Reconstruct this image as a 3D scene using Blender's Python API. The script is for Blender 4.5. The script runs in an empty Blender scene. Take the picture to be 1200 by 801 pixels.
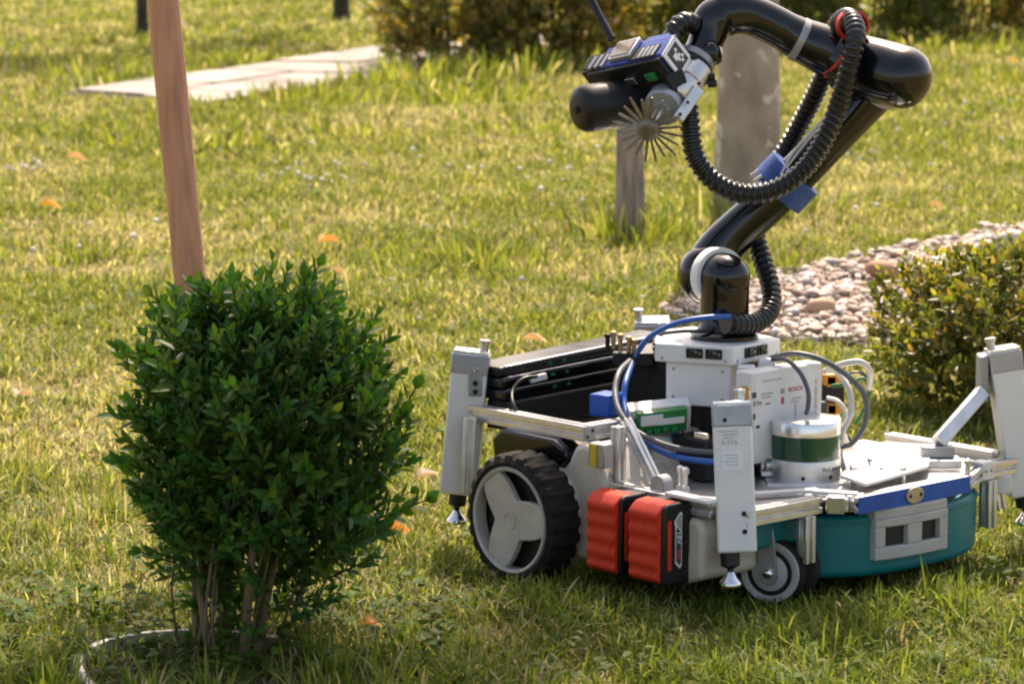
import bpy, math, random
import numpy as np
from mathutils import Vector, Matrix

random.seed(7); rng = np.random.default_rng(7)
S = bpy.context.scene
C = S.collection
PI = math.pi

# ------------------------------------------------------------------ camera, sky, sun, exposure
FPX, CX, CY, H = 3690.0, 600.0, 400.5, 1.0
PITCH = math.atan((400.5 + 150) / FPX)
cam = bpy.data.cameras.new('camera'); co = bpy.data.objects.new('camera', cam); C.objects.link(co)
cam.sensor_width = 36.0; cam.lens = 36.0 * FPX / 1200.0
cam.clip_start = 0.05; cam.clip_end = 2000
co.location = (0, 0, H); co.rotation_euler = (PI / 2 - PITCH, 0, 0)
cam.dof.use_dof = True; cam.dof.focus_distance = 4.35; cam.dof.aperture_fstop = 12.0
S.camera = co

SUN = Vector((0.10, 0.75, 1.0)).normalized()
w = bpy.data.worlds.new('World'); S.world = w; w.use_nodes = True
nt = w.node_tree; bg = nt.nodes['Background']
sky = nt.nodes.new('ShaderNodeTexSky'); sky.sky_type = 'NISHITA'; sky.sun_disc = False
sky.sun_elevation = math.asin(SUN.z); sky.sun_rotation = math.atan2(SUN.x, SUN.y)
sky.air_density = 1.0; sky.dust_density = 3.0; sky.ozone_density = 0.6
wb = nt.nodes.new('ShaderNodeMix'); wb.data_type = 'RGBA'; wb.blend_type = 'MULTIPLY'; wb.inputs[0].default_value = 1; wb.inputs[7].default_value = (1.0, .865, .745, 1)
nt.links.new(sky.outputs[0], wb.inputs[6]); nt.links.new(wb.outputs[2], bg.inputs[0]); bg.inputs[1].default_value = 0.15
sl = bpy.data.lights.new('sun', 'SUN'); sl.energy = 4.2; sl.angle = math.radians(0.6); sl.color = (1.0, 0.86, 0.68)
so = bpy.data.objects.new('sun', sl); C.objects.link(so)
so.rotation_euler = (-SUN).to_track_quat('-Z', 'Y').to_euler(); so.location = (3, 4, 8)

S.view_settings.view_transform = 'Standard'; S.view_settings.look = 'None'
S.view_settings.exposure = 1.27; S.view_settings.gamma = 1.0
S.render.engine = 'CYCLES'
S.cycles.use_denoising = True; S.cycles.filter_width = 2.1
S.cycles.max_bounces = 8; S.cycles.transparent_max_bounces = 8
S.cycles.caustics_reflective = False; S.cycles.caustics_refractive = False
S.cycles.sample_clamp_indirect = 6.0

# ------------------------------------------------------------------ measuring helpers (world and robot frame)
def ray(px, py):
    a = (px - CX) / FPX; b = -(py - CY) / FPX
    c, s = math.cos(PITCH), math.sin(PITCH)
    return np.array([a, c + b * s, -s + b * c])
def pz(px, py, z=0.0):
    r = ray(px, py); return r * ((z - H) / r[2]) + np.array([0, 0, H])
def pY(px, py, Y):
    r = ray(px, py); return r * (Y / r[1]) + np.array([0, 0, H])
TH = math.radians(48)
F = np.array([math.cos(TH), -math.sin(TH), 0]); Wd = np.array([math.sin(TH), math.cos(TH), 0])
O = np.array([-.088, 4.57, 0])
def loc(p):
    d = np.array(p, float) - O; return np.array([d @ F, d @ Wd, d[2]])
def wdir(d):                      # world direction to robot frame
    d = np.array(d, float); return np.array([d @ F, d @ Wd, d[2]])
def A(px, py, u=None, v=None, z=None):
    o = np.array([0, 0, H]); r = ray(px, py)
    if z is not None: return loc(pz(px, py, z))
    n, p0 = (F, O + u * F) if u is not None else (Wd, O + v * Wd)
    return loc(o + r * (((p0 - o) @ n) / (r @ n)))
def Q(px, py, Y): return loc(pY(px, py, Y))

# ------------------------------------------------------------------ materials
MATS = {}
def mat(name, col, rough=.5, metal=0., var=.08, scale=30., bump=0., bscale=None, spec=.5, coat=0., col2=None, stretch=None, rvar=.1, trans=0.):
    m = bpy.data.materials.new(name); m.use_nodes = True
    t = m.node_tree; n = t.nodes; l = t.links; b = n['Principled BSDF']
    b.inputs['Metallic'].default_value = metal
    b.inputs['Specular IOR Level'].default_value = spec
    b.inputs['Coat Weight'].default_value = coat
    b.inputs['Coat Roughness'].default_value = .08
    tc = n.new('ShaderNodeTexCoord'); mp = n.new('ShaderNodeMapping'); l.new(tc.outputs['Object'], mp.inputs[0])
    if stretch: mp.inputs['Scale'].default_value = stretch
    nz = n.new('ShaderNodeTexNoise'); nz.inputs['Scale'].default_value = scale; nz.inputs['Detail'].default_value = 5
    l.new(mp.outputs[0], nz.inputs['Vector'])
    r = n.new('ShaderNodeValToRGB'); l.new(nz.outputs['Fac'], r.inputs[0])
    c2 = col2 if col2 else tuple(c * (1 - var * 2.2) for c in col)
    r.color_ramp.elements[0].position = .3; r.color_ramp.elements[1].position = .68
    r.color_ramp.elements[0].color = (*c2, 1); r.color_ramp.elements[1].color = (*col, 1)
    l.new(r.outputs[0], b.inputs['Base Color'])
    mr = n.new('ShaderNodeMapRange'); l.new(nz.outputs['Fac'], mr.inputs[0])
    mr.inputs[1].default_value = .25; mr.inputs[2].default_value = .75
    mr.inputs[3].default_value = min(1, rough + rvar); mr.inputs[4].default_value = max(.02, rough - rvar * .5)
    l.new(mr.outputs[0], b.inputs['Roughness'])
    if bump:
        n2 = n.new('ShaderNodeTexNoise'); n2.inputs['Scale'].default_value = bscale or scale * 4; n2.inputs['Detail'].default_value = 6
        l.new(mp.outputs[0], n2.inputs['Vector'])
        bp = n.new('ShaderNodeBump'); bp.inputs['Strength'].default_value = bump; bp.inputs['Distance'].default_value = .004
        l.new(n2.outputs['Fac'], bp.inputs['Height']); l.new(bp.outputs[0], b.inputs['Normal'])
    MATS[name] = m
    return m

def leafmat(name, trans=.4, rough=.45, spec=.4, tcol=(1.25, 1.35, .35)):
    m = bpy.data.materials.new(name); m.use_nodes = True
    t = m.node_tree; n = t.nodes; l = t.links; b = n['Principled BSDF']; out = n['Material Output']
    at = n.new('ShaderNodeAttribute'); at.attribute_name = 'tint'
    l.new(at.outputs['Color'], b.inputs['Base Color'])
    b.inputs['Roughness'].default_value = rough; b.inputs['Specular IOR Level'].default_value = spec
    tr = n.new('ShaderNodeBsdfTranslucent')
    mu = n.new('ShaderNodeMix'); mu.data_type = 'RGBA'; mu.blend_type = 'MULTIPLY'; mu.inputs[0].default_value = 1
    l.new(at.outputs['Color'], mu.inputs[6]); mu.inputs[7].default_value = (*tcol, 1)
    l.new(mu.outputs[2], tr.inputs['Color'])
    mx = n.new('ShaderNodeMixShader'); mx.inputs[0].default_value = trans
    l.new(b.outputs[0], mx.inputs[1]); l.new(tr.outputs[0], mx.inputs[2]); l.new(mx.outputs[0], out.inputs['Surface'])
    MATS[name] = m
    return m

mat('white_paint', (.74, .72, .70), .42, 0, .04, 18, .04, 120)
mat('white_plastic', (.76, .75, .74), .38, 0, .04, 22, .05, 200)
mat('cream_plastic', (.62, .55, .45), .42, 0, .10, 14, .08, 160)
mat('grey_plastic', (.42, .41, .40), .45, 0, .06, 30, .06, 260)
mat('hub_grey', (.50, .47, .44), .48, 0, .07, 30, .05, 200, col2=(.40, .37, .32))
mat('aluminium', (.72, .71, .70), .36, .85, .08, 40, .05, 200, stretch=(1, 1, 1))
mat('aluminium_bright', (.85, .84, .83), .22, .9, .05, 25)
mat('plate_white', (.86, .84, .82), .30, .1, .05, 12)
mat('steel', (.55, .54, .52), .3, 1., .12, 50)
mat('chrome', (.78, .77, .75), .12, 1., .05, 50)
mat('zinc', (.38, .40, .42), .42, .7, .12, 40, .05)
mat('brass', (.55, .42, .22), .3, 1., .1, 60)
mat('black_gloss', (.004, .005, .006), .13, 0, .1, 16, 0, None, .45, .15, rvar=.06)
mat('black_plastic', (.011, .011, .012), .42, 0, .15, 40, .06, 300, .35)
mat('black_matt', (.018, .017, .016), .6, 0, .2, 40, .1, 300)
mat('rubber', (.011, .011, .011), .75, 0, .25, 45, .25, 180, .25, col2=(.022, .019, .014))
mat('hose_black', (.009, .010, .011), .33, 0, .2, 60)
mat('teal', (.0, .155, .175), .45, 0, .08, 14, .06, 180)
mat('blue_tape', (.01, .085, .42), .55, 0, .12, 30, .2, 90)
mat('blue_strap', (.03, .09, .33), .62, 0, .15, 60, .3, 300)
mat('blue_plastic', (.01, .10, .52), .35, 0, .08, 30)
mat('blue_cable', (.03, .12, .45), .4, 0, .1, 60)
mat('blue_print', (.03, .075, .34), .55, 0, .12, 40, .25, 500)
mat('grey_cable', (.10, .11, .12), .45, 0, .1, 60)
mat('white_cable', (.62, .60, .58), .4, 0, .06, 60)
mat('green_cable', (.03, .16, .05), .45, 0, .1, 60)
mat('red_cable', (.35, .03, .02), .45, 0, .1, 60)
mat('red_shell', (.66, .040, .010), .55, 0, .1, 60, .35, 420, .3)
mat('red_strap', (.62, .045, .015), .55, 0, .1, 60, .2, 200)
mat('orange_block', (.70, .30, .02), .45, 0, .1, 60)
mat('yellow_block', (.65, .45, .03), .45, 0, .1, 60)
mat('green_board', (.02, .22, .05), .42, 0, .15, 80, .1, 300)
mat('sticker', (.78, .78, .79), .5, 0, .03, 50)
mat('sticker_grey', (.36, .36, .38), .6, 0, .05, 50)
mat('foil_grey', (.40, .40, .42), .38, .5, .08, 30, .1, 90)
mat('lens_glass', (.01, .012, .012), .06, 0, .05, 20, 0, None, .8)
mat('green_glass', (.008, .085, .028), .10, 0, .1, 6, 0, None, .4, .25, col2=(.004, .05, .03), stretch=(1, 1, .2))
mat('window_glass', (.30, .25, .20), .15, .2, .15, 30, 0, None, .7)
mat('ink_dark', (.05, .05, .055), .5, 0, .05, 50)
mat('ink_red', (.50, .05, .05), .5, 0, .05, 50)
mat('ink_pale', (.42, .41, .43), .5, 0, .05, 50)
mat('ink_white', (.85, .85, .85), .5, 0, .02, 50)
mat('wood_stake', (.56, .27, .15), .6, 0, .16, 9, .25, 60, stretch=(9, 9, .7))
mat('wood_grey', (.38, .30, .24), .8, 0, .25, 9, .5, 60, stretch=(8, 8, .8))
mat('bark', (.38, .315, .245), .85, 0, .2, 12, 1., 30, col2=(.20, .165, .12), stretch=(1, 1, .6))
mat('bark_dark', (.06, .05, .035), .85, 0, .2, 9, .8, 22)
mat('twig', (.20, .135, .075), .75, 0, .2, 25, .4, 90)
mat('slab', (.31, .265, .235), .8, 0, .12, 3, .3, 30, col2=(.19, .16, .14))
mat('soil', (.075, .052, .032), .95, 0, .3, 18, .8, 60)
mat('edging', (.38, .36, .33), .45, 0, .12, 16, .1, 80)
leafmat('grass_blade', .45, .6, .12, (1.25, 1.25, .65))
leafmat('box_leaf', .36, .42, .28, (1.5, 1.5, .35))
leafmat('hedge_leaf', .45, .45, .4, (1.4, 1.35, .4))
leafmat('dry_leaf', .3, .7, .2, (1.1, .9, .6))
leafmat('petal', .3, .7, .2, (1, 1, 1))

def barkmat():
    m = MATS['bark']; t = m.node_tree; n = t.nodes; l = t.links; b = n['Principled BSDF']; src = b.inputs['Base Color'].links[0].from_socket
    tc = n.new('ShaderNodeTexCoord'); nz = n.new('ShaderNodeTexNoise'); nz.inputs['Scale'].default_value = 16; nz.inputs['Detail'].default_value = 3; l.new(tc.outputs['Object'], nz.inputs[0])
    r = n.new('ShaderNodeValToRGB'); l.new(nz.outputs['Fac'], r.inputs[0]); r.color_ramp.elements[0].position = .60; r.color_ramp.elements[1].position = .66
    mx = n.new('ShaderNodeMix'); mx.data_type = 'RGBA'; l.new(r.outputs[0], mx.inputs[0]); l.new(src, mx.inputs[6]); mx.inputs[7].default_value = (.55, .49, .41, 1)
    l.new(mx.outputs[2], b.inputs['Base Color'])
barkmat()
def groundmat():
    m = bpy.data.materials.new('lawn_soil'); m.use_nodes = True
    t = m.node_tree; n = t.nodes; l = t.links; b = n['Principled BSDF']; b.inputs['Roughness'].default_value = .95
    b.inputs['Specular IOR Level'].default_value = .1
    tc = n.new('ShaderNodeTexCoord')
    n1 = n.new('ShaderNodeTexNoise'); n1.inputs['Scale'].default_value = 2.2; n1.inputs['Detail'].default_value = 8
    n2 = n.new('ShaderNodeTexNoise'); n2.inputs['Scale'].default_value = 55; n2.inputs['Detail'].default_value = 4
    l.new(tc.outputs['Object'], n1.inputs[0]); l.new(tc.outputs['Object'], n2.inputs[0])
    r1 = n.new('ShaderNodeValToRGB'); l.new(n1.outputs['Fac'], r1.inputs[0])
    e = r1.color_ramp.elements; e[0].position = .32; e[0].color = (.13, .125, .035, 1); e[1].position = .70; e[1].color = (.29, .215, .11, 1)
    r2 = n.new('ShaderNodeValToRGB'); l.new(n2.outputs['Fac'], r2.inputs[0])
    e = r2.color_ramp.elements; e[0].position = .3; e[0].color = (.45, .42, .35, 1); e[1].position = .65; e[1].color = (1.15, 1.15, 1.1, 1)
    mu = n.new('ShaderNodeMix'); mu.data_type = 'RGBA'; mu.blend_type = 'MULTIPLY'; mu.inputs[0].default_value = .8
    l.new(r1.outputs[0], mu.inputs[6]); l.new(r2.outputs[0], mu.inputs[7]); l.new(mu.outputs[2], b.inputs['Base Color'])
    bp = n.new('ShaderNodeBump'); bp.inputs['Strength'].default_value = .8; bp.inputs['Distance'].default_value = .02
    l.new(n2.outputs['Fac'], bp.inputs['Height']); l.new(bp.outputs[0], b.inputs['Normal'])
    MATS['lawn_soil'] = m
groundmat()

def pebblemat():
    m = bpy.data.materials.new('pebble'); m.use_nodes = True
    t = m.node_tree; n = t.nodes; l = t.links; b = n['Principled BSDF']; b.inputs['Roughness'].default_value = .75
    at = n.new('ShaderNodeAttribute'); at.attribute_name = 'tint'
    nz = n.new('ShaderNodeTexNoise'); nz.inputs['Scale'].default_value = 160; tc = n.new('ShaderNodeTexCoord'); l.new(tc.outputs['Object'], nz.inputs[0])
    r = n.new('ShaderNodeValToRGB'); l.new(nz.outputs['Fac'], r.inputs[0])
    r.color_ramp.elements[0].color = (.65, .62, .6, 1); r.color_ramp.elements[1].color = (1.1, 1.1, 1.1, 1)
    mu = n.new('ShaderNodeMix'); mu.data_type = 'RGBA'; mu.blend_type = 'MULTIPLY'; mu.inputs[0].default_value = .7
    l.new(at.outputs['Color'], mu.inputs[6]); l.new(r.outputs[0], mu.inputs[7]); l.new(mu.outputs[2], b.inputs['Base Color'])
    MATS['pebble'] = m
pebblemat()

# ------------------------------------------------------------------ mesh builder
def unit(v): v = np.array(v, float); return v / max(1e-12, np.linalg.norm(v))
def frame(d, up=(0, 0, 1)):
    d = unit(d); up = np.array(up, float)
    if abs(d @ unit(up)) > .96: up = np.array([1., 0, 0]) if abs(d[0]) < .9 else np.array([0, 1., 0])
    x = unit(np.cross(up, d)); y = np.cross(d, x); return x, y, d
def crom(pts, n=8):
    P = [np.array(p, float) for p in pts]; P = [2 * P[0] - P[1]] + P + [2 * P[-1] - P[-2]]
    out = []
    for i in range(1, len(P) - 2):
        for k in range(n):
            t = k / n; a, b, c, d = P[i - 1], P[i], P[i + 1], P[i + 2]
            out.append(.5 * ((2 * b) + (c - a) * t + (2 * a - 5 * b + 4 * c - d) * t * t + (3 * b - a - 3 * c + d) * t ** 3))
    out.append(P[-2]); return out

class MB:
    def __init__(s): s.v = []; s.f = []
    def box(s, c, h, ax=None):
        c = np.array(c, float); ax = np.eye(3) if ax is None else np.array([unit(a) for a in ax]); b = len(s.v)
        for i in (-1, 1):
            for j in (-1, 1):
                for k in (-1, 1): s.v.append(c + i * h[0] * ax[0] + j * h[1] * ax[1] + k * h[2] * ax[2])
        flip = np.linalg.det(ax) < 0
        for q in ((0, 1, 3, 2), (4, 6, 7, 5), (0, 4, 5, 1), (2, 3, 7, 6), (0, 2, 6, 4), (1, 5, 7, 3)):
            q = q[::-1] if flip else q
            s.f.append(tuple(b + i for i in q))
        return s
    def bar(s, p, q, w_, h_, up=(0, 0, 1)):
        p = np.array(p, float); q = np.array(q, float); x, y, d = frame(q - p, up)
        return s.box((p + q) / 2, (w_ / 2, h_ / 2, np.linalg.norm(q - p) / 2), (x, y, d))
    def profile_bar(s, p, q, w_=.02, up=(0, 0, 1)):      # slotted aluminium profile
        p = np.array(p, float); q = np.array(q, float); x, y, d = frame(q - p, up); a = w_ / 2; g = w_ * .15; dp = w_ * .22
        o = []
        for k in range(4):
            ca, sa = math.cos(k * PI / 2), math.sin(k * PI / 2)
            for (X, Y) in ((-a, -a), (-g, -a), (-g, -a + dp), (g, -a + dp), (g, -a)):
                o.append((X * ca - Y * sa, X * sa + Y * ca))
        return s.prism(o, p, x, y, q - p)
    def prism(s, outline, org, x, y, d):                 # outline (a,b) -> org+a*x+b*y, extruded by vector d
        org = np.array(org, float); x = np.array(x, float); y = np.array(y, float); d = np.array(d, float)
        b = len(s.v); n = len(outline)
        ar = sum(outline[i][0] * outline[(i + 1) % n][1] - outline[(i + 1) % n][0] * outline[i][1] for i in range(n))
        if ar * (np.cross(x, y) @ d) < 0: outline = outline[::-1]
        for k in (0, 1):
            for (a, c) in outline: s.v.append(org + a * x + c * y + k * d)
        s.f.append(tuple(b + i for i in range(n - 1, -1, -1))); s.f.append(tuple(b + n + i for i in range(n)))
        for i in range(n):
            j = (i + 1) % n; s.f.append((b + i, b + j, b + n + j, b + n + i))
        return s
    def tube(s, pts, r, n=12, cap=True):
        P = [np.array(p, float) for p in pts]; m = len(P)
        R = [r] * m if np.isscalar(r) else list(r)
        T = [unit(P[min(i + 1, m - 1)] - P[max(i - 1, 0)]) for i in range(m)]
        x, y, _ = frame(T[0]); b = len(s.v)
        for i in range(m):
            x = unit(x - (x @ T[i]) * T[i]); y = np.cross(T[i], x)
            for k in range(n):
                a = 2 * PI * k / n; s.v.append(P[i] + R[i] * (math.cos(a) * x + math.sin(a) * y))
        for i in range(m - 1):
            for k in range(n):
                j = (k + 1) % n; s.f.append((b + i * n + k, b + i * n + j, b + (i + 1) * n + j, b + (i + 1) * n + k))
        if cap:
            s.f.append(tuple(b + k for k in range(n - 1, -1, -1))); s.f.append(tuple(b + (m - 1) * n + k for k in range(n)))
        return s
    def lathe(s, org, d, prof, n=28, cap=True):                    # prof: (radius, t along d)
        org = np.array(org, float); d = unit(d)
        return s.tube_frame([org + t * d for r, t in prof], [max(r, 1e-5) for r, t in prof], d, n, cap)
    def tube_frame(s, P, R, d, n, cap=True):
        x, y, _ = frame(d); b = len(s.v); m = len(P)
        for i in range(m):
            for k in range(n):
                a = 2 * PI * k / n; s.v.append(P[i] + R[i] * (math.cos(a) * x + math.sin(a) * y))
        for i in range(m - 1):
            for k in range(n):
                j = (k + 1) % n; s.f.append((b + i * n + k, b + i * n + j, b + (i + 1) * n + j, b + (i + 1) * n + k))
        if not cap: return s
        s.f.append(tuple(b + k for k in range(n - 1, -1, -1))); s.f.append(tuple(b + (m - 1) * n + k for k in range(n)))
        return s
    def build(s, name, m, parent=None, bevel=0., seg=2, smooth=40, sub=0):
        me = bpy.data.meshes.new(name); me.from_pydata([tuple(v) for v in s.v], [], s.f); me.update()
        return link(name, me, m, parent, bevel, seg, smooth, sub)

def link(name, me, m, parent=None, bevel=0., seg=2, smooth=40, sub=0):
    o = bpy.data.objects.new(name, me); C.objects.link(o)
    if m: me.materials.append(MATS[m] if isinstance(m, str) else m)
    if parent: o.parent = parent
    if smooth:
        me.polygons.foreach_set('use_smooth', np.ones(len(me.polygons), bool)); me.set_sharp_from_angle(angle=math.radians(smooth))
    if bevel:
        b = o.modifiers.new('bevel', 'BEVEL'); b.width = bevel; b.segments = seg; b.limit_method = 'ANGLE'; b.angle_limit = math.radians(35)
        b.harden_normals = False
    if sub:
        sb = o.modifiers.new('sub', 'SUBSURF'); sb.levels = sub; sb.render_levels = sub
    return o
def tag(o, label=None, cat=None, group=None, kind=None):
    if label: o['label'] = label
    if cat: o['category'] = cat
    if group: o['group'] = group
    if kind: o['kind'] = kind
    return o
def empty(name, l=(0, 0, 0), rz=0):
    o = bpy.data.objects.new(name, None); C.objects.link(o); o.location = l; o.rotation_euler = (0, 0, rz); o.empty_display_size = .05; return o

def fastmesh(name, V, quads=None, tris=None, tint=None):
    me = bpy.data.meshes.new(name); nv = len(V); me.vertices.add(nv); me.vertices.foreach_set('co', np.ascontiguousarray(V, np.float32).ravel())
    parts = []; sizes = []
    if quads is not None and len(quads): parts.append(quads.ravel()); sizes.append(np.full(len(quads), 4))
    if tris is not None and len(tris): parts.append(tris.ravel()); sizes.append(np.full(len(tris), 3))
    li = np.concatenate(parts).astype(np.int32); sz = np.concatenate(sizes); st = np.concatenate([[0], np.cumsum(sz)[:-1]]).astype(np.int32)
    me.loops.add(len(li)); me.loops.foreach_set('vertex_index', li)
    me.polygons.add(len(sz)); me.polygons.foreach_set('loop_start', st)
    me.update(calc_edges=True); me.validate()
    if tint is not None:
        a = me.attributes.new('tint', 'FLOAT_COLOR', 'POINT')
        a.data.foreach_set('color', np.concatenate([tint, np.ones((nv, 1))], 1).astype(np.float32).ravel())
    return me

def nrm(a): return a / np.maximum(1e-9, np.linalg.norm(a, axis=-1, keepdims=True))
def leaf_arrays(pos, ax, up, L, wd, col, fold=.25, curl=.12):
    """many folded leaves: position, axis, face normal, length, width, colour per leaf"""
    n = len(pos); ax = nrm(ax); sd = nrm(np.cross(ax, up)); up = np.cross(sd, ax)
    t = np.array([0, .34, .34, .34, .72, .72, .72, 1.0]); sx = np.array([0, -.5, 0, .5, -.38, 0, .38, 0])
    uz = np.array([0, fold * .5, 0, fold * .5, fold * .4, 0, fold * .4, 0])
    V = pos[:, None] + ax[:, None] * (t[None, :, None] * L[:, None, None]) + sd[:, None] * (sx[None, :, None] * wd[:, None, None]) \
        + up[:, None] * (uz[None, :, None] * wd[:, None, None] - curl * (t ** 2)[None, :, None] * L[:, None, None])
    b = (np.arange(n) * 8)[:, None]
    Tq = np.concatenate([b + np.array([[1, 2, 5, 4]]), b + np.array([[2, 3, 6, 5]])])
    Tt = np.concatenate([b + np.array([q]) for q in ((0, 2, 1), (0, 3, 2), (4, 5, 7), (5, 6, 7))])
    return V.reshape(-1, 3), Tq, Tt, np.repeat(col, 8, 0)

# ------------------------------------------------------------------ ground
def waves(seed, k, n=14):
    r = np.random.default_rng(seed); ang = r.uniform(0, 2 * PI, n); fr = k * r.uniform(.5, 1.6, n); ph = r.uniform(0, 2 * PI, n)
    def fn(x, y):
        s = np.zeros_like(np.asarray(x, float))
        for a, f_, p in zip(ang, fr, ph): s = s + np.sin((x * math.cos(a) + y * math.sin(a)) * f_ + p)
        return s / math.sqrt(n / 2) / 1.6
    return fn
wA, wB, wC, wD, wE = waves(1, 2.2), waves(2, 7), waves(3, 20), waves(4, 45), waves(9, 3.2)
def hgt(x, y):
    far = np.clip((np.asarray(y) - 5.2) / 3, 0, 1)
    return (wA(x, y) * .008 + wB(x, y) * .004) * far
xs = np.unique(np.concatenate([np.linspace(-150, -8, 12), np.linspace(-8, 8, 90), np.linspace(8, 150, 12)]))
ys = np.unique(np.concatenate([np.linspace(-60, 2, 10), np.linspace(2, 26, 120), np.linspace(26, 320, 16)]))
gx, gy = np.meshgrid(xs, ys); gz = hgt(gx, gy)
V = np.stack([gx, gy, gz], -1).reshape(-1, 3); nx, ny = len(xs), len(ys)
ii, jj = np.meshgrid(np.arange(nx - 1), np.arange(ny - 1)); b0 = (jj * nx + ii).ravel()
o = link('ground', fastmesh('ground', V, np.stack([b0, b0 + 1, b0 + nx + 1, b0 + nx], 1)), 'lawn_soil'); tag(o, kind='structure')

GRAVEL = [(.34, 7.20), (.674, 7.74), (1.451, 8.90), (3.0, 11.2), (3.6, 10.6), (1.9, 8.2), (1.25, 7.2), (.82, 6.62), (.5, 6.66)]
def inpoly(poly, x, y):
    r = np.zeros(np.shape(x), bool); n = len(poly)
    for i in range(n):
        (x1, y1), (x2, y2) = poly[i], poly[(i + 1) % n]
        c = ((y1 > y) != (y2 > y)) & (x < (x2 - x1) * (y - y1) / (y2 - y1 + 1e-12) + x1); r ^= c
    return r
# path slabs: two bands of stones along the path direction
PC = np.array([-1.66, 13.90]); PD = unit([.33, .945]); PN = np.array([PD[1], -PD[0]])
def pathcoord(x, y): return (x - PC[0]) * PD[0] + (y - PC[1]) * PD[1], (x - PC[0]) * PN[0] + (y - PC[1]) * PN[1]
PHALF = .50; PS1 = 6
def pstart(t): return -.45 * t / PHALF * .62
def onpath(x, y):
    s, t = pathcoord(x, y); return (s > pstart(t)) & (s < PS1) & (np.abs(t) < PHALF)
BUSH = np.array([-.365, 3.955]); RINGC = np.array([-.372, 3.842]); RINGR = .172

# ------------------------------------------------------------------ grass
def wheelzones(x, y):
    du = (x - O[0]) * F[0] + (y - O[1]) * F[1]; dv = (x - O[0]) * Wd[0] + (y - O[1]) * Wd[1]
    return du, dv
def blades(n, x, y, L, wd, lean, head, col, seg3=True):
    t = np.array([0, .42, .76, 1.0]) if seg3 else np.array([0, .6, 1.0])
    dx, dy = np.cos(head), np.sin(head); sxv, syv = -dy, dx
    tw = rng.uniform(-.8, .8, n); c, s = np.cos(tw), np.sin(tw)
    sX, sY = sxv * c - dx * s, syv * c - dy * s
    hor = lean[:, None] * t[None] ** 1.7 * L[:, None]; ver = (t[None] - .42 * lean[:, None] * t[None] ** 2.2) * L[:, None]
    z0 = hgt(x, y)
    px_ = x[:, None] + dx[:, None] * hor; py_ = y[:, None] + dy[:, None] * hor; pz_ = z0[:, None] + ver - .002
    k = len(t) - 1; wt = np.array([.9, 1.0, .7])[:k] if seg3 else np.array([1.0, .8])
    Vs = []
    for i in range(k):
        for sg in (-.5, .5):
            Vs.append(np.stack([px_[:, i] + sX * wd * wt[i] * sg, py_[:, i] + sY * wd * wt[i] * sg, pz_[:, i]], 1))
    Vs.append(np.stack([px_[:, k], py_[:, k], pz_[:, k]], 1))
    V = np.stack(Vs, 1); m = 2 * k + 1; b = (np.arange(n) * m)[:, None]
    q = np.concatenate([b + np.array([[2 * i, 2 * i + 1, 2 * i + 3, 2 * i + 2]]) for i in range(k - 1)])
    tr = b + np.array([[2 * k - 2, 2 * k - 1, 2 * k]])
    shade = np.ones((1, m, 1))
    return V.reshape(-1, 3), q, tr, np.repeat(col, m, 0)

def grasscol(n, x, y, straw):
    g = np.array([[.150, .185, .026], [.205, .235, .040], [.105, .150, .024], [.25, .260, .060], [.180, .185, .038]])
    st = np.array([[.48, .42, .25], [.58, .51, .33], [.38, .31, .18], [.44, .40, .20]])
    c = g[rng.integers(0, len(g), n)] * rng.uniform(.75, 1.25, (n, 1))
    d = st[rng.integers(0, len(st), n)] * rng.uniform(.7, 1.15, (n, 1))
    fore_shade = np.clip((4.75 - np.asarray(y)) / .5, 0, 1)[:, None]          # greener, less straw up front, with foreground shade darkened into the blade colour
    c = c * (1 - fore_shade * np.array([.20, .12, .20])); d = d * (1 - .12 * fore_shade)
    return np.where((rng.random(n) < straw * (1 - .35 * fore_shade[:, 0]))[:, None], d, c)

def scatter(y0, y1, dens, seg3, Lr, wr, pad=.12, clus=.5):
    # even points in the wedge the camera looks over, a little wider on both sides
    hw = lambda y: y * .1626 * 1.18 + pad
    n = int(dens * (hw(y0) + hw(y1)) * (y1 - y0)); y = rng.uniform(y0, y1, n * 2); x = rng.uniform(-hw(y1), hw(y1), n * 2)
    k = np.abs(x) < hw(y); x, y = x[k][:n], y[k][:n]
    den = .62 + .38 * wB(x, y) + .3 * wC(x, y)
    k = rng.random(len(x)) < np.clip(den + .35, .12, 1); x, y = x[k], y[k]
    k = ~inpoly(GRAVEL, x + rng.normal(0, .03, len(x)), y + rng.normal(0, .03, len(x))) & ~onpath(x + rng.normal(0, .05, len(x)), y + rng.normal(0, .08, len(x)))
    x, y = x[k], y[k]
    n = len(x); tuft = wC(x, y) * .6 + wA(x, y) * .5 + wD(x, y) * .3
    L = rng.uniform(*Lr, n) * np.clip(1 + .38 * tuft, .45, 1.9)
    straw = np.clip(.30 - .22 * tuft + .16 * wB(x + 5, y) + .20 * wE(x, y), .05, .85)
    du, dv = wheelzones(x, y)
    und = (du > .0) & (du < .66) & (dv > -.02) & (dv < .55)
    L = np.where(und, np.minimum(L, rng.uniform(.014, .032, n)), L)
    hub = (np.abs(dv + .045) < .04) & (np.abs(du - .205) < .05) & (L > .022)
    L = np.where(hub, .022, L)
    rr = np.hypot(x - RINGC[0], y - RINGC[1]); L = np.where(rr < RINGR, L * .8, L)
    # in front of the bush the sward is rank
    wd = rng.uniform(*wr, n); lean = np.clip(rng.normal(.72, .36, n), .02, 1.5)
    head = rng.uniform(0, 2 * PI, n) + .8 * wB(x * .7, y * .7)
    return blades(n, x, y, L, wd, lean, head, grasscol(n, x, y, straw), seg3)
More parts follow.
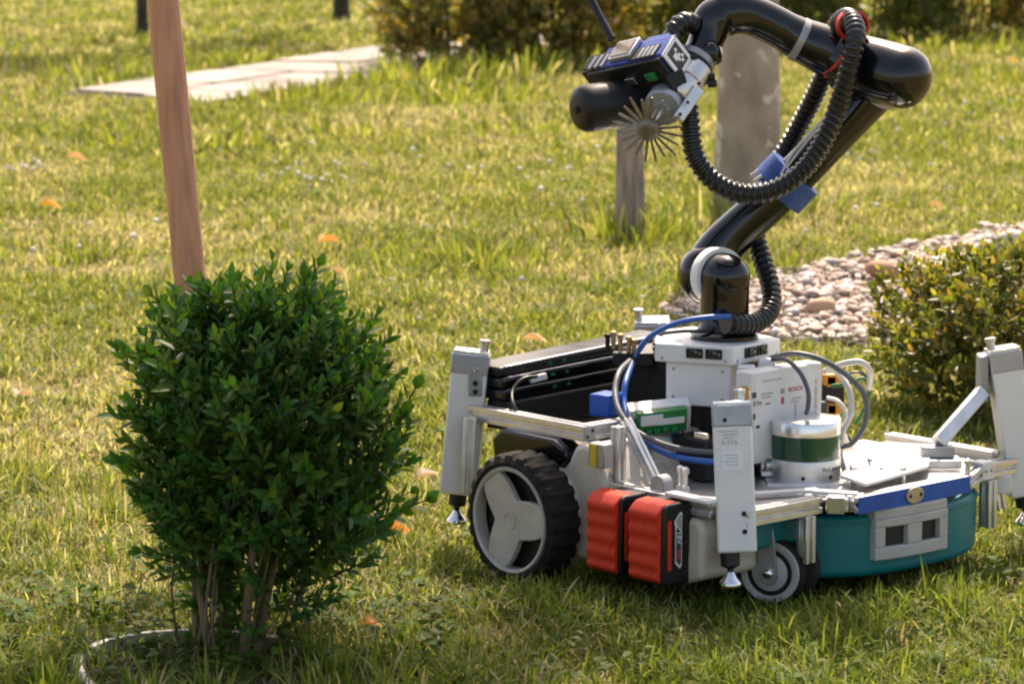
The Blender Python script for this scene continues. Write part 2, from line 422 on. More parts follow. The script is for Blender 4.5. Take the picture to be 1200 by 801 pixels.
def joinarr(parts):
    Vs, qs, ts, cs = [], [], [], []; off = 0
    for V_, q, t, c in parts:
        Vs.append(V_); cs.append(c)
        if q is not None and len(q): qs.append(q + off)
        if t is not None and len(t): ts.append(t + off)
        off += len(V_)
    return np.concatenate(Vs), np.concatenate(qs) if qs else None, np.concatenate(ts) if ts else None, np.concatenate(cs)
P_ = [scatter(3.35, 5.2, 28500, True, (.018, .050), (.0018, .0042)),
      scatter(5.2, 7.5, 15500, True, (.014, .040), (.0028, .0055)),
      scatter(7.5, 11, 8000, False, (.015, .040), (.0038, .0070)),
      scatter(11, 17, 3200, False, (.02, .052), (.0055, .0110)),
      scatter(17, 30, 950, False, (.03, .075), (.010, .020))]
# denser, taller tufts: around the post, the trunk, along the gravel, path and hedge feet, and scattered
def tuft(x0, y0, rad, n, Lr, wr, straw=.12):
    x = x0 + rng.normal(0, rad, n); y = y0 + rng.normal(0, rad, n)
    k = ~inpoly(GRAVEL, x, y) & ~onpath(x, y); x, y = x[k], y[k]; n = len(x)
    a = np.arctan2(y - y0, x - x0) + rng.normal(0, .5, n)
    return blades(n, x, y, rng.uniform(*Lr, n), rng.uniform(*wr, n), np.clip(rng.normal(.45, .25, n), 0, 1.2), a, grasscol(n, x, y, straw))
for (px, py, r, n, l0, l1) in [(742, 285, .10, 240, .06, .16), (880, 250, .16, 260, .05, .13), (560, 312, .10, 220, .05, .10), (540, 118, .2, 200, .06, .14),
                               (300, 100, .1, 60, .05, .1), (480, 100, .25, 260, .08, .2), (600, 90, .3, 240, .08, .2), (1100, 60, .5, 240, .06, .18),
                               (270, 175, .09, 120, .05, .09), (150, 175, .15, 120, .05, .1), (430, 160, .2, 160, .05, .1), (925, 320, .10, 160, .05, .1),
                               (280, 75, .2, 140, .06, .14), (110, 92, .2, 140, .06, .14), (370, 118, .22, 200, .06, .13), (340, 122, .12, 80, .06, .12),
                               (1060, 310, .1, 120, .04, .08), (1180, 100, .3, 160, .06, .14), (640, 150, .25, 160, .05, .1), (90, 300, .1, 90, .04, .08)]:
    p = pz(px, py); wq = .0009 * p[1]
    P_.append(tuft(p[0], p[1], r, n, (l0, l1), (wq * .6, wq * 1.3)))
for s_ in np.arange(-.5, 5, .13):
    for t_e in (-PHALF - .05, PHALF + .05):
        q_ = PC + s_ * PD + t_e * PN + rng.normal(0, .03, 2); P_.append(tuft(q_[0], q_[1], .07, 12, (.04, .10), (.008, .016)))
for _ in range(46):                                        # rank grass round the ring
    a_ = rng.uniform(0, 2 * PI); k_ = RINGR * rng.uniform(.75, 1.5); P_.append(tuft(RINGC[0] + k_ * math.cos(a_), RINGC[1] + k_ * math.sin(a_), .016, 16, (.03, .085), (.002, .0042)))
for _ in range(70):
    py = rng.uniform(300, 800); px = rng.uniform(-20, 1220); p = pz(px, py)
    du, dv = wheelzones(p[0], p[1])
    if -.05 < du < .7 and -.1 < dv < .6: continue
    P_.append(tuft(p[0], p[1], .03, 26, (.04, .085), (.002, .0042)))
V, q, t, c = joinarr(P_)
o = link('grass', fastmesh('grass', V, q, t, c), 'grass_blade', smooth=0)
tag(o, 'short sunlit yellow green lawn grass with straw coloured blades', 'grass', kind='stuff')
NBL = len(V)

# broad leaved weeds and clover among the grass
def weeds():
    pos, ax, up, L, wd, col = [], [], [], [], [], []
    spots = []
    for _ in range(520):
        py = 420 + 400 * rng.random() ** .7; px = rng.uniform(-20, 1220); spots.append((px, py, 1))
    for _ in range(210): spots.append((rng.uniform(0, 520), rng.uniform(715, 815), 1.25))
    for _ in range(160): spots.append((rng.uniform(-20, 1220), rng.uniform(120, 420), 1.3))
    for px, py, sc in spots:
        p = pz(px, py); du, dv = wheelzones(p[0], p[1])
        if -.02 < du < .68 and -.1 < dv < .58: continue
        if inpoly(GRAVEL, np.array([p[0]]), np.array([p[1]]))[0] or onpath(np.array([p[0]]), np.array([p[1]]))[0]: continue
        k = rng.integers(3, 8); a0 = rng.uniform(0, 2 * PI); hh = rng.uniform(.012, .045) * sc
        base = np.array([.060, .115, .016]) if rng.random() < .7 else np.array([.11, .13, .03])
        for i in range(k):
            a = a0 + 2 * PI * i / k + rng.normal(0, .3); d = np.array([math.cos(a), math.sin(a), rng.uniform(-.1, .5)])
            pos.append([p[0] + rng.normal(0, .008), p[1] + rng.normal(0, .008), hh * rng.uniform(.6, 1.1) + float(hgt(p[0], p[1]))]); ax.append(d); up.append([rng.normal(0, .2), rng.normal(0, .2), 1])
            l_ = rng.uniform(.008, .018) * sc * (1 + .05 * max(0, p[1] - 5)); L.append(l_); wd.append(l_ * rng.uniform(.5, .85)); col.append(base * rng.uniform(.7, 1.3))
    V, q, t, c = leaf_arrays(*[np.array(z) for z in (pos, ax, up, L, wd, col)], fold=.2, curl=.15)
    o = link('clover', fastmesh('clover', V, q, t, c), 'grass_blade', smooth=0)
    tag(o, 'low broad leaved clover and weeds growing among the grass', 'ground cover', kind='stuff')
weeds()

# small white clover flowers
def flowers():
    mb = MB(); cl = [(30, 210, 16, 12), (350, 218, 30, 14), (375, 228, 20, 8), (560, 40, 90, 4), (300, 28, 60, 16), (370, 18, 60, 16), (215, 38, 20, 8), (520, 90, 60, 8),
          (690, 262, 25, 5), (1110, 150, 60, 8), (1060, 205, 60, 6), (600, 330, 300, 12), (60, 290, 60, 6), (1000, 230, 120, 7), (540, 200, 120, 10), (640, 210, 40, 6), (20, 60, 30, 8)]
    for px, py, sp, n in cl:
        for _ in range(n):
            p = pz(px + rng.normal(0, sp), py + rng.normal(0, sp * .25)); r = rng.uniform(.004, .0075) * (1 + .03 * p[1]); z = float(hgt(p[0], p[1])) + rng.uniform(.03, .055)
            if p[1] > 26 or p[1] < 4.8 or inpoly(GRAVEL, np.array([p[0]]), np.array([p[1]]))[0]: continue
            mb.lathe((p[0], p[1], z - r * .7), (rng.normal(0, .25), rng.normal(0, .25), 1), [(.3 * r, 0), (.9 * r, .3 * r), (r, .8 * r), (.75 * r, 1.3 * r), (.2 * r, 1.5 * r)], 7)
    o = mb.build('clover_flowers', mat('flower_white', (.72, .68, .60), .8, 0, .15, 200)); tag(o, 'tiny white clover flower heads dotted over the lawn', 'flowers', kind='stuff')
flowers()

# ------------------------------------------------------------------ gravel bed and stones
mb = MB(); mb.v = [np.array([x, y, .006]) for x, y in GRAVEL]; mb.f = [tuple(range(len(GRAVEL) - 1, -1, -1))]
o = mb.build('gravel_bed', 'soil', smooth=0); tag(o, kind='structure')
PHI = (1 + 5 ** .5) / 2
ICO = nrm(np.array([(-1, PHI, 0), (1, PHI, 0), (-1, -PHI, 0), (1, -PHI, 0), (0, -1, PHI), (0, 1, PHI), (0, -1, -PHI), (0, 1, -PHI), (PHI, 0, -1), (PHI, 0, 1), (-PHI, 0, -1), (-PHI, 0, 1)], float))
ICOF = np.array([(0, 11, 5), (0, 5, 1), (0, 1, 7), (0, 7, 10), (0, 10, 11), (1, 5, 9), (5, 11, 4), (11, 10, 2), (10, 7, 6), (7, 1, 8), (3, 9, 4), (3, 4, 2), (3, 2, 6), (3, 6, 8), (3, 8, 9), (4, 9, 5), (2, 4, 11), (6, 2, 10), (8, 6, 7), (9, 8, 1)])
def pebbles(n, x, y, z, r, col):
    sc = np.stack([r * rng.uniform(.8, 1.45, n), r * rng.uniform(.7, 1.1, n), r * rng.uniform(.45, .75, n)], 1)
    base = ICO[None] * (1 + rng.normal(0, .13, (n, 12, 1)))
    P = base * sc[:, None]; a = rng.uniform(0, 2 * PI, n); b = rng.normal(0, .35, n)
    cx_, sx_ = np.cos(b)[:, None], np.sin(b)[:, None]; Y1 = P[..., 1] * cx_ - P[..., 2] * sx_; Z1 = P[..., 1] * sx_ + P[..., 2] * cx_
    ca, sa = np.cos(a)[:, None], np.sin(a)[:, None]
    V = np.stack([P[..., 0] * ca - Y1 * sa + x[:, None], P[..., 0] * sa + Y1 * ca + y[:, None], Z1 + z[:, None]], -1)
    return V.reshape(-1, 3), None, (ICOF[None] + (np.arange(n) * 12)[:, None, None]).reshape(-1, 3), np.repeat(col, 12, 0)
n = 26000; x = rng.uniform(.25, 2.9, n); y = rng.uniform(6.5, 11, n)
k = inpoly(GRAVEL, x + rng.normal(0, .02, n), y + rng.normal(0, .02, n)); x, y = x[k], y[k]; n = len(x)
pal = np.array([[.54, .44, .38], [.46, .36, .31], [.58, .51, .46], [.38, .29, .24], [.50, .37, .29], [.60, .56, .52], [.44, .30, .21]])
V, q, t, c = pebbles(n, x, y, .014 + rng.uniform(-.006, .012, n), np.exp(rng.normal(math.log(.0105), .32, n)), pal[rng.integers(0, 7, n)] * rng.uniform(.8, 1.15, (n, 1)))
o = link('gravel', fastmesh('gravel', V, q, t, c), 'pebble', smooth=60); tag(o, 'pale pinkish grey loose gravel filling the garden path', 'gravel', kind='stuff')
def stone(px, py, r, col, label, fl=.6, cat='stone'):
    p = pz(px, py, .03); s = unit(np.array([1, 1, 1])); g = ICO.copy()
    # one subdivision for a rounder stone
    vs = [tuple(v) for v in g]; fs = []; mid = {}
    def mp(a, b):
        key = (min(a, b), max(a, b))
        if key not in mid: mid[key] = len(vs); vs.append(tuple(unit(np.array(vs[a]) + np.array(vs[b]))))
        return mid[key]
    for a, b_, c_ in ICOF:
        ab, bc, ca = mp(a, b_), mp(b_, c_), mp(c_, a); fs += [(a, ab, ca), (b_, bc, ab), (c_, ca, bc), (ab, bc, ca)]
    V = np.array(vs) * (1 + rng.normal(0, .06, (len(vs), 1))) * np.array([r * 1.5, r * .8, r * fl])
    me = fastmesh('stone', V, None, np.array(fs), np.tile(np.array(col), (len(V), 1)))
    o = link('stone', me, 'pebble', smooth=70); o.location = (p[0], p[1], .018 + r * fl * .7); o.rotation_euler = (0, rng.normal(0, .12), rng.uniform(-.3, .3)); tag(o, label, cat)
stone(1045, 322, .045, (.34, .18, .10), 'long reddish brown stone lying on the pale gravel')
stone(1052, 366, .028, (.36, .28, .22), 'rounded tan stone bedded in the gravel below the reddish one', .8)
stone(962, 360, .024, (.50, .33, .20), 'ochre stone in the gravel beside the robot arm hose', .8)
stone(1180, 283, .03, (.52, .46, .42), 'large pale stone at the far grassy rim of the gravel', .8)

# ------------------------------------------------------------------ stepping slab path in the background
path = MB(); pq = [(pstart(-PHALF), -PHALF), (pstart(PHALF), PHALF), (PS1, PHALF), (PS1, -PHALF)]
path.v = [np.array([*(PC + s * PD + t * PN), .008]) for s, t in pq]; path.f = [(0, 1, 2, 3)]
po = path.build('garden_path', 'soil', smooth=0); tag(po, kind='structure')
for row in range(2):
    t0 = -PHALF + row * PHALF; t1 = t0 + PHALF; s = pstart((t0 + t1) / 2) - (.25 if row else 0); first = True
    while s < PS1:
        ln = rng.uniform(.55, .9); j = rng.normal(0, .012, 8); g = .03
        a0, a1 = (max(s, pstart(t0)), max(s, pstart(t1))) if first else (s, s)
        ol = [(a0 + g + j[0], t0 + g + j[1]), (s + ln - g + j[2], t0 + g + j[3]), (s + ln - g + j[4], t1 - g + j[5]), (a1 + g + j[6], t1 - g + j[7])]
        MB().prism(ol, (PC[0], PC[1], .002), (PD[0], PD[1], 0), (PN[0], PN[1], 0), (0, 0, .026 + rng.normal(0, .003))).build('slab', 'slab', po, bevel=.006)
        s += ln; first = False

# ------------------------------------------------------------------ woody things in the background
def tree(name, label, x, y, r, hgt_, lean, m, crown_z, crown_r, nl, leafL, barkbumps=True, group=None):
    t = empty(name, (x, y, 0)); tag(t, label, 'tree', group)
    pts = [(lean * z, lean * .3 * z, z) for z in np.linspace(-.05, hgt_, 14)]
    rad = [r * (1.28 - .28 * min(1, (i + .2) / 1.2)) * (1 - .45 * i / 13) for i in range(14)]
    MB().tube(pts, rad, 20).build('trunk', m, t, smooth=60)
    top = np.array(pts[-1])
    for i in range(7):
        a = i * 2.4 + rng.uniform(0, 1); z0 = crown_z[0] - .3 + (hgt_ - crown_z[0]) * i / 7
        st = np.array([lean * z0, lean * .3 * z0, z0]); en = st + np.array([math.cos(a), math.sin(a), .9]) * crown_r * .7
        mid_ = (st + en) / 2 + np.array([0, 0, -.1 * crown_r])
        MB().tube(crom([st, mid_, en], 4), np.linspace(r * .4, r * .08, 9), 8).build('limb', m, t, smooth=60)
    cz = (crown_z[0] + crown_z[1]) / 2; hz = (crown_z[1] - crown_z[0]) / 2
    k = 26; cc = nrm(rng.normal(0, 1, (k, 3))) * rng.uniform(.3, 1, (k, 1)) * np.array([crown_r, crown_r, hz]) * .8 + np.array([lean * cz, lean * .3 * cz, cz])
    ci = rng.integers(0, k, nl); pos = cc[ci] + rng.normal(0, 1, (nl, 3)) * crown_r * .17
    col = np.array([.07, .12, .025]) * rng.uniform(.6, 1.5, (nl, 1))
    V, q, tt, c = leaf_arrays(pos, rng.normal(0, 1, (nl, 3)), rng.normal(0, .5, (nl, 3)) + np.array([0, 0, 1]), rng.uniform(.7, 1.3, nl) * leafL, rng.uniform(.4, .6, nl) * leafL, col)
    f = link('crown', fastmesh('crown', V, q, tt, c), 'hedge_leaf', t, smooth=0); f['kind'] = 'stuff'
    return t
tr = tree('tree', 'thick grey barked tree trunk standing in the lawn behind the robot arm', .698, 9.30, .086, 8.7, 0.004, 'bark', (7.4, 9.9), 1.1, 5200, .08)
tree('young_tree', 'thin dark tree trunk in the grass left of the slab path', -2.245, 19.2, .033, 4.6, .0, 'bark_dark', (3.2, 5.2), .8, 2200, .07)
tree('young_tree', 'thin dark tree trunk near the end of the slab path by the hedge', -1.136, 21.05, .05, 4.8, .0, 'bark_dark', (3.4, 5.4), .8, 2200, .07)

# short grey post
o = MB().lathe((.324, 8.52, -.05), (-.014, 0, 1), [(.042, 0), (.041, .12), (.038, .30), (.0375, .425), (.033, .437), (.02, .442), (0, .444)], 22).build('wooden_post', 'wood_grey', smooth=50)
tag(o, 'short weathered grey round wooden post in the grass beside the tree trunk', 'post')
# smooth stake behind the bush
b_ = pY(225, 352, 4.42); t_ = pY(191, 0, 4.46); d = t_ - b_; b0_ = b_ - d * (b_[2] + .04) / d[2]; tp = b_ + d * (1.55 - b_[2]) / d[2]
mb = MB(); ps = [b0_ + (tp - b0_) * k / 16 for k in range(17)]
mb.tube(ps, [.0232 - .0012 * k / 16 + .0005 * math.sin(k * 1.9) for k in range(17)], 28)
o = mb.build('wooden_stake', 'wood_stake', smooth=60); tag(o, 'tall smooth reddish brown round wooden stake leaning behind the boxwood bush', 'stake')

# ------------------------------------------------------------------ shrubs
def spray(pos, d, n_sh, shL, pairs, lL, lw, pal, spread=.95, gloss=0):
    """shoots with opposite leaf pairs: returns leaf arrays"""
    n = len(pos); d = nrm(d); rf = nrm(np.cross(d, rng.normal(0, 1, (n, 3)))); r2 = np.cross(d, rf)
    out = [[], [], [], [], [], []]
    for k in range(pairs):
        f_ = (k + .6) / pairs; ph = k * 1.45 + rng.normal(0, .25, n)
        for s in (1, -1):
            rad = (rf * np.cos(ph)[:, None] + r2 * np.sin(ph)[:, None]) * s
            ax = d * (.55 + .75 * f_) + rad * spread * (1.1 - .45 * f_) + rng.normal(0, .14, (n, 3))
            out[0].append(pos + d * (shL * f_)[:, None]); out[1].append(ax); out[2].append(d * 1.2 - rad * .6 + rng.normal(0, .25, (n, 3)))
            out[3].append(lL * (.72 + .4 * math.sin(PI * min(1, f_ * .9 + .1))) * rng.uniform(.8, 1.2, n)); out[4].append(lw * rng.uniform(.8, 1.2, n))
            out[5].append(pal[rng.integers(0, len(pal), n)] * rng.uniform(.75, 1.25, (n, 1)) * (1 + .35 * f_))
    return [np.concatenate(z) for z in out]

def box_bush():
    root = empty('boxwood_bush', (BUSH[0], BUSH[1], 0)); tag(root, 'rounded dark green boxwood bush with bare stems at its foot', 'bush')
    cx = np.array([.032, .03])
    zr = np.array([.06, .12, .18, .24, .30, .35, .39, .425, .455]); rr = np.array([.090, .106, .124, .142, .154, .150, .132, .098, .040])
    wob = np.random.default_rng(3).normal(0, .05, 8)
    def rad(z, a): return .93 * np.interp(z, zr, rr) * (1 + wob[0] * np.cos(a) + wob[1] * np.sin(2 * a) + wob[2] * np.cos(3 * a + 1) + .05 * np.sin(5 * a + z * 30) + .06 * np.sin(3 * a - z * 22 + 2))
    pal = np.array([[.024, .080, .014], [.040, .105, .016], [.020, .066, .018], [.058, .115, .018], [.085, .130, .020]])
    # stems
    for i in range(9):
        a = i * 2 * PI / 9 + rng.uniform(-.3, .3); b = np.array([.045 * math.cos(a), .035 * math.sin(a), -.03])
        zt = rng.uniform(.28, .42); R = rad(np.array(zt), a) * .72
        e = np.array([cx[0] + R * math.cos(a), cx[1] + R * math.sin(a), zt]); m1 = b + (e - b) * .35 + np.array([rng.normal(0, .014), rng.normal(0, .012), .03]); m2 = b + (e - b) * .7 + rng.normal(0, .012, 3)
        st = MB().tube(crom([b, m1, m2, e], 6), np.linspace(rng.uniform(.0050, .0075), .0022, 19), 8).build('stem', 'twig', root, smooth=60)
        for j in range(3):
            f_ = rng.uniform(.3, .8); p0 = b + (e - b) * f_ + (m1 - (b + (e - b) * .35)) * .6; a2 = a + rng.normal(0, .8); p1 = p0 + np.array([math.cos(a2) * .035, math.sin(a2) * .035, rng.uniform(.05, .10)])
            MB().tube(crom([p0, (p0 + p1) / 2 + rng.normal(0, .008, 3), p1], 4), np.linspace(.0030, .0014, 9), 6).build('twig', 'twig', st, smooth=60)
    for i in range(10):                                   # thin whippy shoots round the outside of the foot
        a = rng.uniform(PI * .75, PI * 2.3); b = np.array([.06 * math.cos(a), .05 * math.sin(a), -.02]); zt = rng.uniform(.12, .24); R_ = rad(np.array(zt), a) * rng.uniform(.85, 1.02)
        e_ = np.array([cx[0] + R_ * math.cos(a), cx[1] + R_ * math.sin(a), zt])
        MB().tube(crom([b, (b + e_) / 2 + rng.normal(0, .012, 3), e_], 5), np.linspace(.0026, .0012, 11), 6).build('stem', 'twig', root, smooth=60)
    # inner and outer leaf masses
    n = 1500; z = rng.uniform(.055, .448, n); a = rng.uniform(0, 2 * PI, n); k = rng.random(n) ** .42
    keep = rng.random(n) < np.clip((z - .07) / .12, .28, 1); z, a, k = z[keep], a[keep], k[keep]; n = len(z)
    R = rad(z, a) * k * .93; pos = np.stack([cx[0] + R * np.cos(a), cx[1] + R * np.sin(a) * .95, z - .02], 1)
    d = np.stack([np.cos(a) * k * .9, np.sin(a) * k * .9, .35 + 1.2 * (z - .05) / .4], 1) + rng.normal(0, .3, (n, 3))
    shL = rng.uniform(.035, .065, n)
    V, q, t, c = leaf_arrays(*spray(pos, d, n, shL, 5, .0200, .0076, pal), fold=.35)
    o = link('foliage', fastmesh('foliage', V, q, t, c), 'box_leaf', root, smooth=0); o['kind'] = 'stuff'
    # sprigs standing out of the outline, each its own piece
    var = []
    pal2 = np.array([[.038, .100, .018], [.060, .125, .020], [.030, .088, .018], [.105, .145, .022]])
    for i in range(7):
        L0 = rng.uniform(.052, .085); bend = np.array([rng.normal(0, .12), rng.normal(0, .12), 1])
        V, q, t, c = leaf_arrays(*spray(np.zeros((1, 3)), bend[None], 1, np.array([L0]), int(rng.integers(6, 9)), .0225, .0084, pal2), fold=.35)
        mb = MB().tube([(0, 0, -.02), tuple(unit(bend) * L0 * .5), tuple(unit(bend) * L0)], [.0015, .0012, .0007], 5); b = len(V)
        V = np.concatenate([V, np.array(mb.v)]); qs = [f for f in mb.f if len(f) == 4]; c = np.concatenate([c, np.tile([.07, .09, .03], (len(mb.v), 1))])
        me = fastmesh('sprig', V, np.concatenate([q, np.array(qs) + b]), t, c); me.materials.append(MATS['box_leaf']); var.append(me)
    m = 0
    while m < 288:
        z = rng.uniform(.14, .46); a = rng.uniform(0, 2 * PI)
        if z < .2 and rng.random() < .5: continue
        if math.sin(a) > .55 and z < .38: continue
        R = float(rad(np.array(z), a)) * rng.uniform(.86, 1.0)
        o = bpy.data.objects.new('sprig', var[rng.integers(0, 7)]); C.objects.link(o); o.parent = root
        o.location = (cx[0] + R * math.cos(a), cx[1] + R * math.sin(a) * .95, z - .03)
        dv = Vector((math.cos(a) * (.95 - z), math.sin(a) * (.95 - z), .45 + 1.0 * z)) + Vector(rng.normal(0, .22, 3)); q_ = dv.to_track_quat('Z', 'Y')
        o.rotation_mode = 'QUATERNION'; o.rotation_quaternion = q_ @ Matrix.Rotation(rng.uniform(0, 6.28), 3, 'Z').to_quaternion(); o.scale = (rng.uniform(.75, 1.15) * (1.3 if rng.random() < .12 else 1),) * 3; m += 1
    for (px, zz, sc) in ((.00, .43, 1.2), (.05, .45, 1.35), (-.045, .44, 1.3), (.095, .42, 1.25), (.13, .38, 1.2), (-.085, .42, 1.2), (.02, .455, 1.1), (.165, .31, 1.2), (-.06, .41, 1.2), (.075, .44, 1.1)):
        o = bpy.data.objects.new('sprig', var[rng.integers(0, 7)]); C.objects.link(o); o.parent = root; o.location = (cx[0] + px, cx[1] + rng.normal(-.02, .05), zz - .035)
        o.rotation_euler = (rng.normal(0, .15), px * 2.5 + rng.normal(0, .12), rng.uniform(0, 6.28)); o.scale = (sc,) * 3
    return root
box_bush()

def leaf_shrub(name, label, x, y, rx, ry, h, n, lL, pal, cat='bush', group=None, stems=6, stemr=.006, z0=.03, flat=.5):
    root = empty(name, (x, y, 0)); tag(root, label, cat, group)
    for i in range(stems):
        a = rng.uniform(0, 2 * PI); k = rng.uniform(.2, .9); e = np.array([math.cos(a) * rx * k, math.sin(a) * ry * k, h * rng.uniform(.5, .85)]); b = np.array([e[0] * .45, e[1] * .45, -.03])
        MB().tube(crom([b, (b + e) / 2 + rng.normal(0, .1 * min(rx, ry), 3) * np.array([1, 1, .2]), e], 5), np.linspace(stemr, stemr * .35, 11), 7).build('stem', 'twig', root, smooth=60)
    a = rng.uniform(0, 2 * PI, n); zz = rng.random(n); k = rng.random(n) ** .4
    prof = np.interp(zz, [0, .15, .45, .75, .92, 1], [.80, .94, 1, .86, .6, .2]) * (1 + .10 * np.sin(3 * a + x * 7) + .07 * np.sin(7 * a + zz * 9))
    sx = np.sign(np.cos(a)) * np.abs(np.cos(a)) ** flat if flat < 1 else np.cos(a); sy = np.sign(np.sin(a)) * np.abs(np.sin(a)) ** flat if flat < 1 else np.sin(a)
    pos = np.stack([sx * rx * prof * k, sy * ry * prof * k, z0 + zz * (h - z0) * (1 + .08 * np.sin(a * 4 + x * 3))], 1)
    d = np.stack([np.cos(a) * k * .8, np.sin(a) * k * .8, .4 + .9 * zz], 1) + rng.normal(0, .35, (n, 3))
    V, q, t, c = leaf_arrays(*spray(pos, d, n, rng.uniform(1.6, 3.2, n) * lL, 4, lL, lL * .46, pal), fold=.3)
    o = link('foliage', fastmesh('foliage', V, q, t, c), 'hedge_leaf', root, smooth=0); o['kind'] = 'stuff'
    return root
palY = np.array([[.15, .175, .028], [.10, .13, .024], [.21, .20, .04], [.24, .17, .05], [.07, .095, .02], [.28, .27, .06]])
palH = np.array([[.13, .13, .028], [.08, .095, .022], [.20, .17, .035], [.25, .18, .05], [.05, .06, .018], [.20, .13, .045]])
palD = np.array([[.06, .085, .02], [.09, .11, .025], [.04, .06, .018], [.17, .15, .035], [.10, .09, .025]])
palH = palH * 1.35; palD = palD * 1.25
leaf_shrub('boxwood_bush', 'low yellow green boxwood bush growing by the gravel behind the front of the robot', 0.92, 5.78, .235, .20, .262, 1150, .021, palY * .8, stems=7, flat=.8)
# hedge shrubs along the back
hx = [(-.27, 16.25, .40, .40, 1.0, 'loose yellow green hedge shrub at the end of the slab path', palH),
      (.22, 16.35, .42, .38, .95, 'yellow brown hedge shrub between the path end shrub and the darker ones', palH),
      (.78, 17.3, .45, .40, 1.0, 'dark hedge shrub behind the blue sensor head of the arm', palD),
      (1.42, 17.9, .50, .40, 1.0, 'dark hedge shrub seen just behind the arm wrist', palD),
      (2.10, 18.6, .48, .40, 1.05, 'dark green hedge shrub behind the red strapped forearm', palD),
      (2.80, 19.2, .50, .42, 1.05, 'brown flecked hedge shrub behind the rounded elbow of the arm', palH),
      (3.55, 19.8, .52, .42, 1.05, 'hedge shrub with a few bare stalks at the outer end of the hedge', palH)]
for (x, y, rx, ry, h, lb, pal) in hx:
    leaf_shrub('hedge_shrub', lb, x, y, rx, ry, h, 1000, .052, pal, 'hedge', 'hedge shrubs across the back of the lawn', stems=9, stemr=.012, flat=.6)

# edging ring and soil at the bush foot
mb = MB(); ring = [np.array([RINGC[0] + (RINGR + .006 * math.sin(3 * a)) * math.cos(a), RINGC[1] + RINGR * math.sin(a), -.010 + .016 * math.cos(a - 2.5)]) for a in np.linspace(0, 2 * PI, 64, endpoint=False)]
n_ = 64; prof = [(-.007, -.02), (.007, -.02), (.009, .012), (.005, .021), (-.005, .021), (-.009, .012)]
for i in range(n_):
    rd = unit([ring[i][0] - RINGC[0], ring[i][1] - RINGC[1], 0])
    for (p_, z_) in prof: mb.v.append(ring[i] + rd * p_ + np.array([0, 0, z_]))
for i in range(n_):
    for k in range(6):
        a, b = i * 6 + k, i * 6 + (k + 1) % 6; c_, d_ = ((i + 1) % n_) * 6 + (k + 1) % 6, ((i + 1) % n_) * 6 + k; mb.f.append((a, b, c_, d_))
o = mb.build('edging_ring', 'edging', smooth=60); tag(o, 'grey plastic edging ring half sunk in the soil round the boxwood bush', 'edging')
mb = MB(); mb.v = [np.array([RINGC[0] + .166 * math.cos(a), RINGC[1] + .166 * math.sin(a), .006]) for a in np.linspace(0, 2 * PI, 40, endpoint=False)]; mb.f = [tuple(range(40))]
o = mb.build('soil', 'soil', smooth=0); tag(o, kind='structure')

# fallen leaves
def fallen(px, py, L, col, label, rot):
    p = pz(px, py, .03); n = 9
    ol = [(0, 0), (.12, .10), (.3, .26), (.5, .33), (.72, .25), (.9, .1), (1, 0), (.9, -.09), (.72, -.24), (.5, -.31), (.3, -.25), (.12, -.09)]
    V = np.array([(a * L - L / 2, b * L, .12 * L * math.sin(a * 5) + abs(b) * L * .45) for a, b in ol] + [(0, 0, .0)]); t = np.array([(12, i, (i + 1) % 12) for i in range(12)])
    o = link('fallen_leaf', fastmesh('fallen_leaf', V, None, t, np.tile(np.array(col), (13, 1)) * rng.uniform(.8, 1.2, (13, 1))), 'dry_leaf', smooth=70)
    o.location = (p[0], p[1], .030 + float(hgt(p[0], p[1]))); o.rotation_euler = (rng.normal(0, .25), rng.normal(0, .25), rot); tag(o, label, 'leaf', 'dry leaves fallen on the lawn')
OR, TN, PK = (.55, .27, .08), (.50, .36, .20), (.52, .38, .30)
for a in [(385, 284, .07, OR, 'orange dry leaf standing out of the open lawn right of the stake', .6), (398, 323, .055, TN, 'tan dry leaf below the orange one on the open lawn', .2),
          (60, 240, .075, (.48, .28, .05), 'yellow orange dry leaf flat in the grass left of the stake', .1), (462, 620, .075, OR, 'orange dry leaf in the grass between bush and robot rear wheel', .1),
          (628, 398, .06, TN, 'tan dry leaf in the lawn just above the black cases of the robot', -.2), (668, 263, .05, TN, 'small tan dry leaf in the lawn beside the grey post', .9),
          (1098, 243, .06, TN, 'tan dry leaf in the lawn beyond the gravel path', .1), (435, 730, .035, OR, 'small orange dry leaf in the grass at the right foot of the bush', .3),
          (25, 462, .05, PK, 'pinkish curled dry leaf in the grass far left of the bush', 1.2), (92, 186, .09, TN, 'wide tan dry leaf in the grass behind the stake', .1),
          (500, 556, .045, PK, 'pale pink dry leaf beside the rear leg of the robot', .4), (1188, 71, .06, (.6, .33, .03), 'yellow orange leaf near the outer end of the hedge', .1)]:
    fallen(*a)

